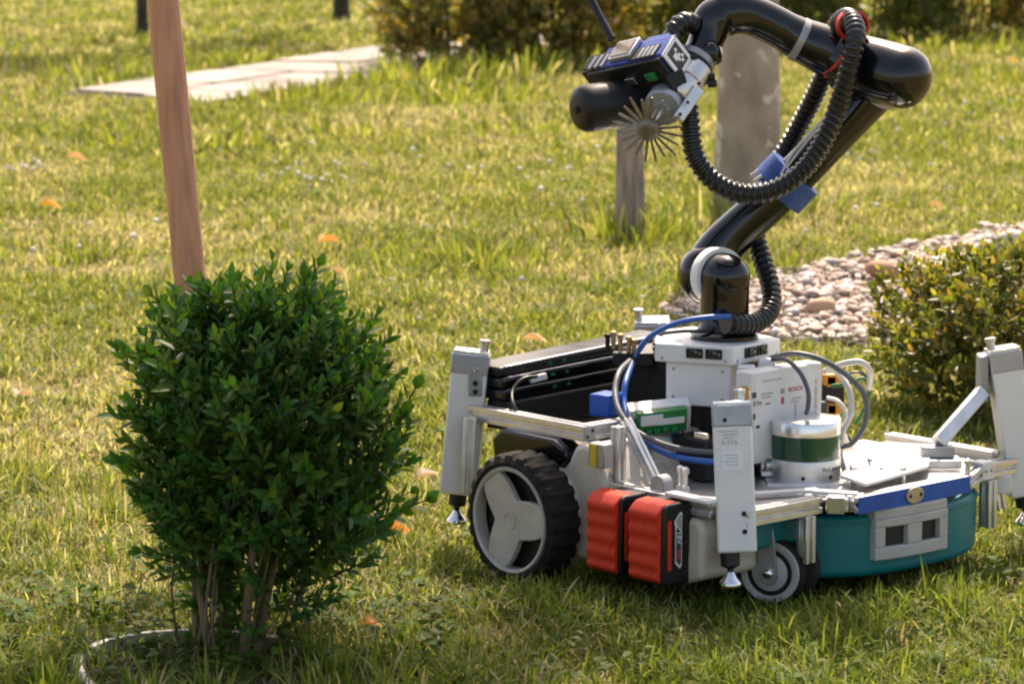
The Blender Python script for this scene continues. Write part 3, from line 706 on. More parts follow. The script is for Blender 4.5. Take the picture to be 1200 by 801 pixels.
# ================================================================== the robot
R = empty('garden_robot', tuple(O), -TH)
tag(R, 'white and teal wheeled garden robot with four legs and a black jointed arm', 'robot')
UP = np.array([0, 0, 1.]); EU = np.array([1., 0, 0]); EV = np.array([0, 1., 0])
CAMR = wdir((0, 0, 0) - np.array([0, 1, 0])); RIGHT = wdir((1, 0, 0)); AWAY = wdir((0, 1, 0))
def text(body, size, org, x, y, m, parent, name='lettering', extr=.00025):
    cu = bpy.data.curves.new('lettering', 'FONT'); cu.body = body; cu.size = size; cu.extrude = extr
    cu.resolution_u = 3; cu.align_x = 'LEFT'
    o = bpy.data.objects.new('lettering', cu); C.objects.link(o); dg = bpy.context.evaluated_depsgraph_get()
    me = bpy.data.meshes.new_from_object(o.evaluated_get(dg)); bpy.data.objects.remove(o); bpy.data.curves.remove(cu)
    x = unit(x); y = unit(np.array(y, float) - (np.array(y, float) @ x) * x); z = np.cross(x, y)
    M = Matrix(((x[0], y[0], z[0], org[0]), (x[1], y[1], z[1], org[1]), (x[2], y[2], z[2], org[2]), (0, 0, 0, 1))); me.transform(M)
    me.materials.clear(); return link(name, me, m, parent, smooth=0)
def cable(pts, r, m, name='cable', parent=None, n=8):
    return MB().tube(crom(pts, 8), r, n).build(name, m, parent or R, smooth=60)
def screw(p, d, r=.0035, m='black_plastic', parent=None, h=.002, name='bolt'):
    return MB().lathe(p, d, [(r, -.001), (r, h * .6), (r * .7, h), (r * .3, h * .8)], 10).build(name, m, parent or R)

# ---------------------------------------------------------------- mower body
prof = [(.11, .062), (.10, .12), (.12, .150), (.235, .152), (.262, .178), (.276, .203), (.296, .208), (.318, .196), (.338, .158), (.36, .138), (.520, .134), (.530, .122), (.528, .052), (.50, .042), (.14, .042)]
MB().prism(prof, (0, -.012, 0), EU, UP, (0, .51, 0)).build('mower_body', 'cream_plastic', R, bevel=.008, seg=3)
MB().prism([(.11, .150), (.105, .190), (.125, .208), (.235, .206), (.258, .196), (.264, .184), (.250, .166), (.235, .154)], (0, -.016, 0), EU, UP, (0, .42, 0)).build('rear_cover', 'black_gloss', R, bevel=.005, seg=3)
MB().lathe((.21, -.012, .095), -EV, [(.084, -.02), (.083, .012), (.078, .016), (.06, .017)], 40).build('wheel_arch', 'cream_plastic', R)
# teal bumper
outer = []
for k in range(25):
    t = -1 + 2 * k / 24; outer.append((.535 + .080 * (1 - abs(t) ** 2.6) ** .75, .350 + .190 * t))
ol = outer + [(.47, .54), (.47, .16)]
bmp = MB().prism(ol, (0, 0, .030), EU, EV, (0, 0, .088)).build('bumper', 'teal', R, bevel=.010, seg=4)
lip = [(u * .985 + .004, v) for u, v in outer]
MB().prism([(u + .0025, .350 + (v - .350) * 1.008) for u, v in outer] + [(.50, .53), (.50, .17)], (0, 0, .106), EU, EV, (0, 0, .004)).build('seam', 'teal', bmp, bevel=.0012)
# grey camera insert with two square openings
def bump_u(v): t = (v - .350) / .190; return .535 + .080 * max(0, 1 - abs(t) ** 2.6) ** .75
MB().box((.520, .115, .102), (.030, .050, .018)).build('bumper_side', 'teal', R, bevel=.006, seg=3)
vi = np.linspace(.246, .386, 9)
ins = MB()
def slab_arc(v0, v1, z0, z1, pr=.010, dep=.03):
    vs = np.linspace(v0, v1, 6); o_ = [(bump_u(v) + pr, v) for v in vs] + [(bump_u(v) - dep, v) for v in vs[::-1]]
    ins.prism(o_, (0, 0, z0), EU, EV, (0, 0, z1 - z0))
slab_arc(.246, .386, .112, .126, .008); slab_arc(.246, .386, .054, .072); slab_arc(.246, .386, .100, .112)
slab_arc(.246, .262, .072, .100); slab_arc(.302, .330, .072, .100); slab_arc(.368, .386, .072, .100)
io = ins.build('front_insert', 'grey_plastic', R, bevel=.0015)
for a, b in ((.262, .302), (.330, .368)):
    vs = np.linspace(a, b, 4); MB().prism([(bump_u(v) + .0010, v) for v in vs] + [(bump_u(v) - .02, v) for v in vs[::-1]], (0, 0, .072), EU, EV, (0, 0, .028)).build('opening', 'black_matt', io)

# ---------------------------------------------------------------- rear wheel
def rear_wheel(v0, sgn):
    wr = MB(); c = np.array([.208, v0, .094])
    n = 120; b = 0; prof_ = [(.076, .000), (.082, -.003), (.088, .002), (.0905, .010), (.091, .028), (.0905, .046), (.087, .053), (.070, .055)]
    for k in range(n):
        a = 2 * PI * k / n; ph = (k % 5); lug = 1.0 if ph in (0, 1, 2) else 0.0
        for j, (r, t) in enumerate(prof_):
            rr_ = r + (lug * .0045 if 2 <= j <= 6 and (j != 4) else 0) + (.0045 * (1 if (k + 2) % 5 in (0, 1, 2) else 0) if j == 4 else 0)
            wr.v.append(c + np.array([rr_ * math.cos(a), sgn * t, rr_ * math.sin(a)]))
    m_ = len(prof_)
    for k in range(n):
        for j in range(m_ - 1):
            q = (k * m_ + j, k * m_ + j + 1, ((k + 1) % n) * m_ + j + 1, ((k + 1) % n) * m_ + j); wr.f.append(q if sgn > 0 else q[::-1])
    e = empty('rear_wheel', tuple(c)); e.parent = R
    wr.v = [v - c for v in wr.v]
    wr.build('tyre', 'rubber', e, smooth=30)
    MB().lathe((0, 0, 0), EV * sgn, [(.0765, .004), (.0765, -.0005), (.0745, -.003), (.0705, -.001), (.0700, .018)], 64, False).build('rim', 'hub_grey', e)
    st = []
    for k in range(180):
        a = 2 * PI * k / 180; dd = min(abs((a - h_ + PI) % (2 * PI) - PI) for h_ in (math.radians(60), math.radians(180), math.radians(300)))
        hw = math.radians(44); r = .0715 if dd > hw else .033 + (.0715 - .033) * (dd / hw) ** 1.7
        st.append((r * math.cos(a + .10), r * math.sin(a + .10)))
    MB().prism(st, (0, sgn * .001, 0), EU, UP, (0, sgn * .010, 0)).build('hub', 'hub_grey', e, bevel=.0015)
    MB().lathe((0, 0, 0), EV * sgn, [(.0715, .022), (.0715, .026)], 40).build('back_disc', 'black_matt', e)
    MB().lathe((0, sgn * .0012, 0), -EV * sgn, [(.0125, -.001), (.0125, .0012), (.0105, .0012), (.010, .0004)], 28).build('hub_cap', 'hub_grey', e)
rear_wheel(-.074, 1); rear_wheel(.56, -1)

# ---------------------------------------------------------------- casters
def caster(c, ax):
    e = empty('caster', tuple(c)); e.parent = R; ax = unit(ax); fw = unit(np.cross(UP, ax))
    MB().lathe((0, 0, 0), ax, [(.030, -.014), (.042, -.0135), (.0455, -.009), (.046, 0), (.0455, .009), (.042, .0135), (.030, .014)], 44).build('tyre', 'rubber', e, smooth=50)
    MB().lathe((0, 0, 0), ax, [(.012, .0142), (.012, .0165), (.024, .0150), (.030, .0120), (.034, .0150), (.0420, .0152), (.0430, .012), (.0430, -.012), (.0420, -.0152), (.034, -.015), (.012, -.016)], 44).build('wheel', 'grey_plastic', e, smooth=40)
    for s in (1, -1):
        o2 = [(-.013, -.006), (-.009, -.014), (.0, -.0165), (.009, -.014), (.014, -.004), (.010, .03), (.006, .062), (-.020, .062), (-.017, .03)]
        MB().prism(o2, ax * s * .0175, fw, UP, ax * s * .0025).build('fork', 'zinc', e, bevel=.0008)
    MB().box(fw * -.012 + UP * .0635, (.016, .0205, .0018), (fw, ax, UP)).build('fork_bridge', 'zinc', e, bevel=.001)
    MB().lathe(fw * -.012 + UP * .064, UP, [(.012, 0), (.012, .012), (.008, .013), (.008, .03)], 18).build('swivel', 'steel', e)
    MB().lathe(ax * .0195, ax, [(.0075, 0), (.0075, .004), (.004, .006), (.0005, .0062)], 6).build('axle_nut', 'chrome', e, smooth=30)
caster(A(906, 668, z=.048), wdir((-.42, -.9, 0)))
cc_ = A(906, 668, z=.048); MB().lathe(cc_, wdir((.42, .9, 0)), [(.050, .030), (.053, .031), (.053, .045)], 40).build('wheel_recess', 'black_matt', R)
caster(np.array([.50, .47, .048]), wdir((-.3, -.95, 0)))

# ---------------------------------------------------------------- batteries
def battery(u0, label):
    e = empty('battery', (u0, -.066, .045)); e.parent = R
    wu, hz, dv = .056, .112, .064
    MB().prism([(.004, .004), (.012, 0), (dv, .0), (dv, hz), (.016, hz), (.006, hz - .005)], (.0035, .0, 0), EV, UP, (wu - .007 + .008, 0, 0)).build('case', 'black_plastic', e, bevel=.004, seg=3)
    pr = []; N = 60
    for k in range(N + 1):
        z = hz * k / N; e_ = min(z, hz - z); rip = .0011 * math.cos(2 * PI * (z / hz) * 5.2 + .4); rnd = .014 * max(0, 1 - e_ / .014) ** 2
        pr.append((-.0015 + rip + rnd, z))
    pr += [(.034, hz + .002), (.034, hz - .002), (.016, hz - .006), (.012, hz - .02), (.012, .02), (.016, .006), (.03, .002), (.03, -.001)]
    MB().prism(pr, (0, 0, 0), EV, UP, (wu, 0, 0)).build('shell', 'red_shell', e, bevel=.0015, smooth=50)
    x1 = .0035 + wu + .001
    MB().box((x1 + .0005, .0165, hz * .5), (.0008, .0035, .034)).build('side_stripe', 'red_shell', e, bevel=.0005)
    MB().prism([(.028, .030), (.037, .022), (.040, .028), (.040, .078), (.0405, .098), (.037, .100), (.026, .088), (.028, .080)], (x1, 0, 0), EV, UP, (.0008, 0, 0)).build('label', 'ink_white', e)
    MB().prism([(.029, .033), (.036, .026), (.0385, .030), (.0385, .072), (.031, .080), (.029, .076)], (x1 + .0008, 0, 0), EV, UP, (.0004, 0, 0)).build('label', 'ink_dark', e)
    MB().prism([(.0275, .0885), (.037, .098), (.039, .096), (.039, .074), (.030, .083)], (x1 + .0008, 0, 0), EV, UP, (.0004, 0, 0)).build('label', 'sticker_grey', e)
    text('18V', .0115, (x1 + .0013, .0300, .0745), -UP, EV, 'ink_white', e)
    MB().box((x1 + .001, .0335, .042), (.0006, .0028, .006)).build('label', 'ink_red', e)
    MB().box((x1 - .001, .052, .07), (.0022, .006, .030)).build('latch', 'black_plastic', e, bevel=.001)
battery(.360, 0); battery(.443, 1)

# ---------------------------------------------------------------- frame of aluminium profiles
def rail(p, q, w_=.02, m='aluminium', up=UP, name='rail'):
    return MB().profile_bar(p, q, w_, up).build(name, m, R, bevel=.0006, seg=1)
zr = .221
pA = A(541, 480, v=.012); pB = A(690, 507, v=.012); z1 = (pA[2] + pB[2]) / 2
rail((pA[0], .012, z1), (pB[0], .012, z1), .022)
pC = A(727, 493, z=z1); rail((pB[0] - .011, .0235, z1), (pB[0] - .011, .40, z1), .022)
MB().box((pB[0] + .0012, .012, z1), (.0012, .0105, .0105)).build('end_cap', 'grey_plastic', R, bevel=.001)
for s in (-1, 1): screw((pB[0] + .0026, .012 + s * .005, z1 + s * .004), EU, .0022)
rail(Q(551, 489, 4.522), Q(547, 577, 4.515), .018, up=RIGHT)                      # upright at the rear leg
rail((.34, .012, .159), (.34, .012, .236), .016)                              # upright above the side rail
br0, br1 = A(733, 492, v=.03), A(768, 563, v=.03)
rail(br0, br1, .014, up=EV)
rail((.345, .0, .149), (.540, .0, .149), .020)                                # lower side rail
rail((.34, .58, .149), (.55, .58, .149), .020)
rail((.571, .020, .139), (.571, .170, .139), .022)                            # front rails
rail((.606, .202, .139), (.606, .440, .139), .022)
rail((.578, .180, .139), (.602, .200, .139), .018); rail((.604, .446, .139), (.572, .512, .139), .020)
rail((.566, .538, .139), (.566, .600, .139), .022)
MB().box((.590, .188, .139), (.012, .012, .0118), (unit((.024, .02, 0)), unit((-.02, .024, 0)), UP)).build('corner_bracket', 'steel', R, bevel=.001)
MB().box((.570, .524, .141), (.0125, .0135, .0135)).build('corner_block', 'white_paint', R, bevel=.002)
for s in (-1, 1): screw((.5826, .524 + s * .006, .142), EU, .0024, 'zinc')
rail((.578, .141, .062), (.578, .141, .1275), .019, up=EU); rail((.580, .527, .058), (.580, .527, .127), .019, up=EU)
rail((.560, .570, .095), (.560, .570, .1275), .019, up=EU)
# blue tape over the front rail and the brown sensor plate
MB().box((.6176, .321, .1385), (.0010, .118, .0118)).build('blue_tape', 'blue_tape', R)
pl_ = [(.018 * math.cos(a) * (1 if abs(math.cos(a)) < .8 else 1.0), .0115 * math.sin(a)) for a in np.linspace(0, 2 * PI, 28, endpoint=False)]
mat('tan_plate', (.48, .36, .20), .55, 0, .1, 40)
po_ = MB().prism(pl_, (.6187, .318, .139), EV, UP, (.003, 0, 0)).build('sensor_plate', 'tan_plate', R, bevel=.0008)
for s in (-1, 1): screw((.6215, .318 + s * .011, .139), EU, .0026, 'black_plastic', po_)
# deck
dk = [(.30, .01), (.53, .012), (.56, .06), (.56, .17), (.594, .21), (.594, .43), (.56, .50), (.55, .57), (.30, .57)]
MB().prism(dk, (0, 0, .1402), EU, EV, (0, 0, .004)).build('deck', 'aluminium', R, bevel=.0008)
pw = [A(*q, z=.163)[:2] for q in ((985, 556), (1012, 521), (1040, 517), (1092, 521), (1088, 545), (1015, 566))]
wp = MB().prism([tuple(p) for p in pw], (0, 0, .158), EU, EV, (0, 0, .005)).build('white_plate', 'plate_white', R, bevel=.001)
for q in ((1033, 550), (1060, 548), (1020, 540)): screw((*A(*q, z=.163)[:2], .163), UP, .0035, 'steel', wp, .004)
MB().bar((.545, .19, .150), (.60, .22, .150), .016, .006).build('strip', 'white_paint', R, bevel=.001)
MB().bar((.50, .10, .151), (.545, .20, .151), .014, .005).build('strip', 'white_paint', R, bevel=.001)
MB().bar(A(785, 577, z=.163), A(835, 588, z=.163), .020, .005).build('strip', 'white_plastic', R, bevel=.001)
for q in ((797, 560), (803, 562)):
    p = A(*q, z=.158); MB().lathe((p[0], p[1], .144), UP, [(.007, 0), (.007, .006), (.004, .007), (.004, .022), (.0065, .023), (.0065, .030), (.003, .033)], 14).build('standoff', 'chrome', R)
for q in ((858, 575), (1000, 552), (1058, 553), (1134, 545)):
    p = A(*q, z=.160); MB().lathe((p[0], p[1], .144), UP, [(.004, 0), (.004, .018), (.0055, .019), (.0055, .024), (.002, .026)], 12).build('standoff', 'steel', R)
# grey arch clip by the brace
mb = MB(); c_ = A(770, 565, z=.17); arc = [(math.cos(a) * .014, math.sin(a) * .014) for a in np.linspace(0, PI, 14)]; arc_i = [(x * .62, y * .62) for x, y in arc[::-1]]
o_ = [(-.014 * -1, -.02)] + arc + [(-.014, -.02), (-.0087, -.02)] + arc_i + [(.0087, -.02)]
mb.prism(o_, (c_[0], c_[1], .166), EU, UP, (0, .018, 0)).build('clip', 'grey_plastic', R, bevel=.0008)
# connector with yellow stripe on the body side
p = A(708, 532, v=-.014); MB().box((p[0], -.020, p[2]), (.016, .010, .017)).build('connector', 'zinc', R, bevel=.002)
MB().box((p[0] - .004, -.0305, p[2]), (.006, .002, .016)).build('connector_stripe', 'yellow_block', R, bevel=.0008)
# slim black cases stacked behind the rear rail
for k, (z0, u1, th) in enumerate(((.2335, .080, .0175), (.2520, .076, .0165), (.2695, .070, .0150))):
    av = unit((-.05, 1, .028 + .004 * k)); au = unit((1, .05, 0)); an = np.cross(au, av)
    c0 = np.array([u1 - .042, .215, z0 + th / 2 + .0065])
    cs = MB().box(c0, (.032, .184, th / 2), (au, av, an)).build('slim_case', 'black_plastic' if k == 2 else 'black_gloss', R, bevel=.005, seg=3)
    if k: MB().box(c0 + au * .0290 + an * (th / 2 - .0002), (.0032, .172, .0010), (au, av, an)).build('trim', 'aluminium_bright', cs, bevel=.0006)
    for vv_ in (-.08, -.05): MB().box(c0 + au * .0322 + av * vv_, (.0008, .004, .0018), (au, av, an)).build('port', 'green_board', cs)
MB().box((.052, .220, .2165), (.024, .185, .0215), (unit((1, .05, 0)), unit((-.05, 1, .018)), UP)).build('equipment_tray', 'black_matt', R, bevel=.003)
MB().box((.150, .330, .250), (.060, .075, .045)).build('power_unit', 'black_matt', R, bevel=.003)
# blue and green electronics boxes
p = A(711, 473, v=.10); MB().box(p, (.017, .020, .016), (unit((1, .2, 0)), unit((-.2, 1, 0)), UP)).build('blue_box', 'blue_plastic', R, bevel=.002)
g0 = A(775, 492, v=.13); gx_ = unit(wdir((1, .12, .09))); gz_ = unit(wdir((.0, -.42, 1))); gy_ = np.cross(gz_, gx_)
gb = MB().box(g0, (.036, .006, .018), (gx_, gy_, gz_)).build('control_board', 'green_board', R, bevel=.001)
MB().box(g0 - gy_ * .0072 + gz_ * .006 - gx_ * .015, (.016, .0012, .008), (gx_, gy_, gz_)).build('label', 'sticker', gb)
MB().box(g0 - gy_ * .0075 + gz_ * .002 + gx_ * .012, (.020, .0012, .0045), (gx_, gy_, gz_)).build('label', 'sticker', gb)
for k in range(4): MB().box(g0 - gy_ * .009 - gz_ * .012 + gx_ * (-.02 + .0125 * k), (.0045, .003, .004), (gx_, gy_, gz_)).build('terminal', 'green_board', gb, bevel=.0006)
MB().box(g0 + gy_ * .022 - gz_ * .014, (.045, .012, .028), (gx_, gy_, gz_)).build('board_tray', 'white_plastic', R, bevel=.002)
MB().box((.35, .19, .176), (.035, .05, .030)).build('dark_unit', 'black_plastic', R, bevel=.003)
MB().box((.33, .30, .19), (.06, .09, .045)).build('motor_driver', 'black_matt', R, bevel=.003)
MB().box(A(822, 510, v=.11), (.012, .003, .004)).build('fuse_clip', 'steel', R, bevel=.001)
for (px, py) in ((712, 402), (719, 399), (727, 402), (737, 405), (743, 408)):
    p = Q(px, py, 4.62); MB().lathe(p - UP * .012, UP, [(.0035, 0), (.0035, .020), (.005, .021), (.005, .026), (.001, .027)], 10).build('terminal_post', 'brass' if px % 2 else 'black_plastic', R)
MB().box(Q(742, 420, 4.62), (.03, .012, .010), (RIGHT, AWAY, UP)).build('terminal_block', 'black_plastic', R, bevel=.002)

# ---------------------------------------------------------------- lifting legs
def lift_leg(top, bot, outw, rad, tan, knob, foot, bolts=False, bracket=None):
    top = np.array(top); bot = np.array(bot); d = unit(top - bot); r_ = unit(np.array(outw) - (np.array(outw) @ d) * d); t_ = np.cross(d, r_)
    c = (top + bot) / 2; Lh = np.linalg.norm(top - bot) / 2; ax = (r_, t_, d)
    lg = MB().box(c, (rad, tan, Lh), ax).build('lifting_leg', 'white_paint', R, bevel=.0035, seg=3)
    MB().box(top - d * .0165, (rad + .0008, tan + .0008, .0152), ax).build('top_band', 'foil_grey', lg, bevel=.0025)
    MB().box(top + d * .0012, (rad - .001, tan - .001, .002), ax).build('cap', 'aluminium_bright', lg, bevel=.001)
    kp = top + d * .002 + r_ * knob[0] + t_ * knob[1]
    MB().lathe(kp, d, [(.0065, 0), (.0065, .012), (.0085, .0125), (.0085, .017), (.0075, .018), (.001, .0182)], 18).build('knob', 'steel', lg)
    fb = bot + np.array(foot)
    MB().lathe(fb + d * .004, -d, [(.0135, 0), (.0130, .022), (.008, .024), (.0045, .026), (.0045, .034)], 18).build('rod', 'black_plastic', lg)
    MB().lathe(fb - d * .0255, -UP, [(.0045, 0), (.0065, .003), (.0085, .007), (.0145, .0135), (.0155, .0165), (.0152, .0195), (.012, .020)], 26).build('foot', 'chrome', lg)
    if bolts:
        for k in (.028, .052): screw(bot + d * k + r_ * (rad + .0002) + t_ * bolts, r_, .0035, 'black_plastic', lg)
        screw(top - d * .022 + r_ * (rad + .001) + t_ * bolts * -.9, r_, .0028, 'black_plastic', lg)
    return lg, r_, t_, d
lg1, *_ = lift_leg(Q(553, 412, 4.575), Q(537, 577, 4.565), wdir((-1, .05, 0)), .027, .025, (-.018, .006), (0, 0, 0))
lgF, rF, tF, dF = lift_leg(Q(857, 473, 4.205), Q(864, 647, 4.165), wdir((-.05, -1, 0)), .020, .0265, (-.010, .012), wdir((-.010, 0, 0)), bolts=.011)
lgL, rL, tL, dL = lift_leg(Q(1174, 409, 4.575), Q(1199, 579, 4.565), wdir((1, .05, 0)), .0235, .025, (-.016, -.004), (0, 0, 0))
lift_leg(Q(764, 376, 4.935), Q(764, 376, 4.935) + np.array([-.012, .02, -.205]), wdir((.1, 1, 0)), .024, .027, (0, .021), (0, 0, 0))
# handedness of the sticker side: image right across the front leg
sx = tF if (tF @ RIGHT) > 0 else -tF
fc = lambda a, b: Q(857, 473, 4.205) + (Q(864, 647, 4.165) - Q(857, 473, 4.205)) * b + rF * .0204 + sx * a
def legsheet(name, a, b, w_, h_, m, e_=.0003): return MB().box(fc(a, b), (w_ / 2, h_ / 2, e_), (sx, dF, rF)).build(name, m, lgF)
legsheet('sticker', -.001, .385, .028, .026, 'sticker', .0004)
for k in range(4): MB().box(fc(-.004 + .002 * (k % 2), .345 + .022 * k) + rF * .0005, (.009 - .002 * (k % 2), .0006, .0002), (sx, dF, rF)).build('print_line', 'ink_pale', lgF)
for k in range(3): legsheet('print_line', -.006 + .003 * (k % 2), .185 + .022 * k, .026 - .006 * k, .0012, 'ink_pale')
text('A STA', .0085, fc(-.016, .275), sx, dF, 'ink_pale', lgF)
# brackets between legs and frame
p = Q(557, 447, 4.548); MB().box(p, (.003, .010, .022), (wdir((0, -1, 0)), RIGHT, UP)).build('leg_bracket', 'zinc', R, bevel=.002)
for dy in (-14, 2, 12): screw(Q(557, 447 + dy, 4.545), CAMR, .004, 'steel' if dy < 0 else 'black_plastic')
MB().bar(Q(1099, 519, 4.50), Q(1152, 458, 4.56), .020, .018, AWAY).build('leg_strut', 'aluminium', R, bevel=.002)
MB().box(Q(1098, 528, 4.50), (.024, .014, .008), (RIGHT, AWAY, UP)).build('strut_foot', 'zinc', R, bevel=.002)
MB().box(Q(1098, 541, 4.49), (.034, .02, .006), (RIGHT, AWAY, UP)).build('strut_base', 'aluminium', R, bevel=.002)
MB().box(Q(1151, 442, 4.575), (.007, .020, .034), (unit(RIGHT + .12 * UP), AWAY, UP)).build('leg_bracket', 'zinc', R, bevel=.002)
MB().box(Q(1168, 566, 4.53), (.020, .012, .014), (RIGHT, AWAY, UP)).build('leg_bracket', 'white_paint', R, bevel=.002)
rail(Q(1167, 575, 4.53), Q(1170, 596, 4.53), .018, up=EU)

# ---------------------------------------------------------------- pentagon camera ring
def pent(nv, Y, side):
    v0 = pY(*nv, Y); c = v0[:2] + side / (2 * math.sin(PI / 5)) * unit([-.242, .970]); r = side / (2 * math.sin(PI / 5))
    a0 = math.atan2(v0[1] - c[1], v0[0] - c[0]); return c, [np.array([c[0] + r * math.cos(a0 + k * 2 * PI / 5), c[1] + r * math.sin(a0 + k * 2 * PI / 5)]) for k in range(5)], v0[2]
pc, pv, ztop = pent((859, 407), 4.44, .118)
PL = [loc((*q, 0))[:2] for q in pv]; zt = ztop; zb = zt - .027
ring_o = MB().prism([tuple(q) for q in PL], (0, 0, zb), EU, EV, (0, 0, zt - zb)).build('camera_ring', 'white_plastic', R, bevel=.003, seg=3)
cl2 = loc((*pc, 0))[:2]
PL2 = [cl2 + (q - cl2) * .90 for q in PL]
for k in range(5):
    a, b = PL[k], PL[(k + 1) % 5]; m_ = (a + b) / 2; n_ = unit([*(m_ - cl2), 0]); tdir = unit([*(b - a), 0]); zc = (zt + zb) / 2 + .002
    for s in (-1, 1):
        off = .030 * s if k != 4 else .0135 * s + .010
        cc_ = np.array([m_[0], m_[1], zc]) + tdir * (.0145 * s + (.016 if k == 4 else -.004 if k == 0 else 0))
        fr = MB().box(cc_ + n_ * .0006, (.0125, .0022, .0072), (tdir, n_, UP)).build('lens_window', 'black_plastic', ring_o, bevel=.001)
        MB().lathe(cc_ + n_ * .0015, n_, [(.0062, 0), (.0062, .0028), (.0050, .0032), (.0045, .0022), (.0005, .0032)], 20).build('lens', 'lens_glass', fr)
        MB().lathe(cc_ + n_ * .0015 + tdir * .0085, n_, [(.0018, 0), (.0018, .0018)], 8).build('lens_screw', 'steel', fr)
    for s in (-1, 1): screw(np.array([m_[0], m_[1], zb + .006]) + tdir * .048 * s + n_ * .0003, n_, .0022, 'zinc', ring_o, .001)
# lower white box and the pillars that carry the ring
a, b = PL[0], PL[4]
ed = unit([*(b - a), 0]); nn = unit([*((a + b) / 2 - cl2), 0])
if ed @ RIGHT > 0: ed = -ed
near = np.array([*PL[0], 0])
bx0 = near + ed * .006 - nn * .008
zbb = loc(pY(858, 477, 4.46))[2]
lowb = MB().prism([(0, 0), (.098, 0), (.098, -.075), (0, -.075)], (bx0[0], bx0[1], zbb), ed, nn, (0, 0, zb - zbb - .0005)).build('electronics_box', 'white_plastic', R, bevel=.0025, seg=3)
for s in ((.012, .012), (.086, .012), (.086, zb - zbb - .010), (.012, zb - zbb - .010)): screw(bx0 + ed * s[0] + np.array([0, 0, zbb + s[1]]) + nn * .0003, nn, .0022, 'zinc', lowb, .001)
for (px0, px1, y0, y1, Y) in ((864, 885, 428, 470, 4.44), (889, 908, 420, 452, 4.47)):
    p0 = Q((px0 + px1) / 2, y0, Y); p1 = Q((px0 + px1) / 2, y1, Y); MB().box((p0 + p1) / 2, (.0125, .012, abs(p0[2] - p1[2]) / 2), (RIGHT, AWAY, UP)).build('pillar', 'white_plastic', R, bevel=.002)
MB().prism([tuple(cl2 + (q - cl2) * .70) for q in PL], (0, 0, .16), EU, EV, (0, 0, zb - .161)).build('ring_post', 'black_matt', R)
MB().box((cl2[0] - .06, cl2[1] + .03, zt - .008), (.05, .04, .006)).build('rear_plate', 'aluminium', R, bevel=.002)

# ---------------------------------------------------------------- white computer box with printed partner names
P0 = A(881, 441, u=.425); P1 = A(964, 424, u=.425); Pb = A(962, 492, u=.425)
v0, v1, zt2, zb2 = P0[1], P1[1], P1[2], .170
pcx = MB().box((.425 - .016, (v0 + v1) / 2, (zt2 + zb2) / 2), (.016, (v1 - v0) / 2, (zt2 - zb2) / 2)).build('computer_box', 'white_plastic', R, bevel=.003, seg=3)
MB().box((.4253, (v0 + v1) / 2 - .004, (zt2 + zb2) / 2), (.0004, (v1 - v0) / 2 - .010, (zt2 - zb2) / 2 - .007)).build('print_sheet', 'sticker', pcx)
def T(body, size, px, py, m, vert=False):
    p = A(px, py, u=.426); return text(body, size, p, EV if not vert else UP, UP if not vert else -EV, m, pcx)
T('BOSCH', .0092, 924, 459, 'ink_red'); T('ETH', .0092, 883, 476, 'ink_dark'); T('zürich', .0040, 897, 474, 'ink_dark')
T('WAGENINGEN UR', .0066, 957, 488, 'ink_pale', True)
def L_(px, py, w_, h_, m): p = A(px, py, u=.4258); MB().box(p, (.0003, w_, h_)).build('print_line', m, pcx)
L_(884, 463, .004, .004, 'ink_dark'); L_(899, 461, .012, .0012, 'ink_pale'); L_(898, 465, .010, .0010, 'ink_pale'); L_(917, 458, .004, .004, 'sticker_grey'); L_(917, 469, .0028, .0048, 'ink_red'); L_(933, 466, .010, .0011, 'ink_pale'); L_(931, 470, .008, .0010, 'ink_pale')
L_(884, 488, .002, .004, 'ink_dark'); L_(888, 500, .004, .002, 'ink_dark'); L_(932, 480, .0012, .010, 'ink_pale'); L_(905, 445, .020, .0010, 'ink_pale')
# connectors on the far end of the box
for (px, py, m_) in ((972, 444, 'orange_block'), (976, 446, 'orange_block'), (972, 479, 'orange_block'), (977, 478, 'orange_block')):
    MB().box(Q(px, py, 4.62), (.010, .008, .008), (RIGHT, AWAY, UP)).build('plug', m_, R, bevel=.0015)
MB().box(Q(976, 462, 4.63), (.016, .010, .022), (RIGHT, AWAY, UP)).build('plug', 'black_plastic', R, bevel=.0015)
# ---------------------------------------------------------------- rotating laser scanner
vc = Q(943, 560, 4.42); vc[2] = .144
hV = Q(943, 490, 4.42)[2] - vc[2]
lid = MB().lathe(vc, UP, [(.046, 0), (.0505, .001), (.0510, .003), (.0510, hV * .36), (.0505, hV * .37)], 64).build('laser_scanner', 'aluminium', R)
MB().lathe(vc, UP, [(.0500, hV * .365), (.0500, hV * .77)], 64).build('glass_band', 'green_glass', lid)
MB().lathe(vc, UP, [(.0505, hV * .765), (.0515, hV * .775), (.0515, hV * .985), (.0505, hV), (.049, hV * 1.002), (.001, hV * 1.006)], 64).build('top_cap', 'aluminium_bright', lid)
MB().box(vc + UP * .001, (.058, .058, .0022), (RIGHT, AWAY, UP)).build('mount_plate', 'aluminium', R, bevel=.001)
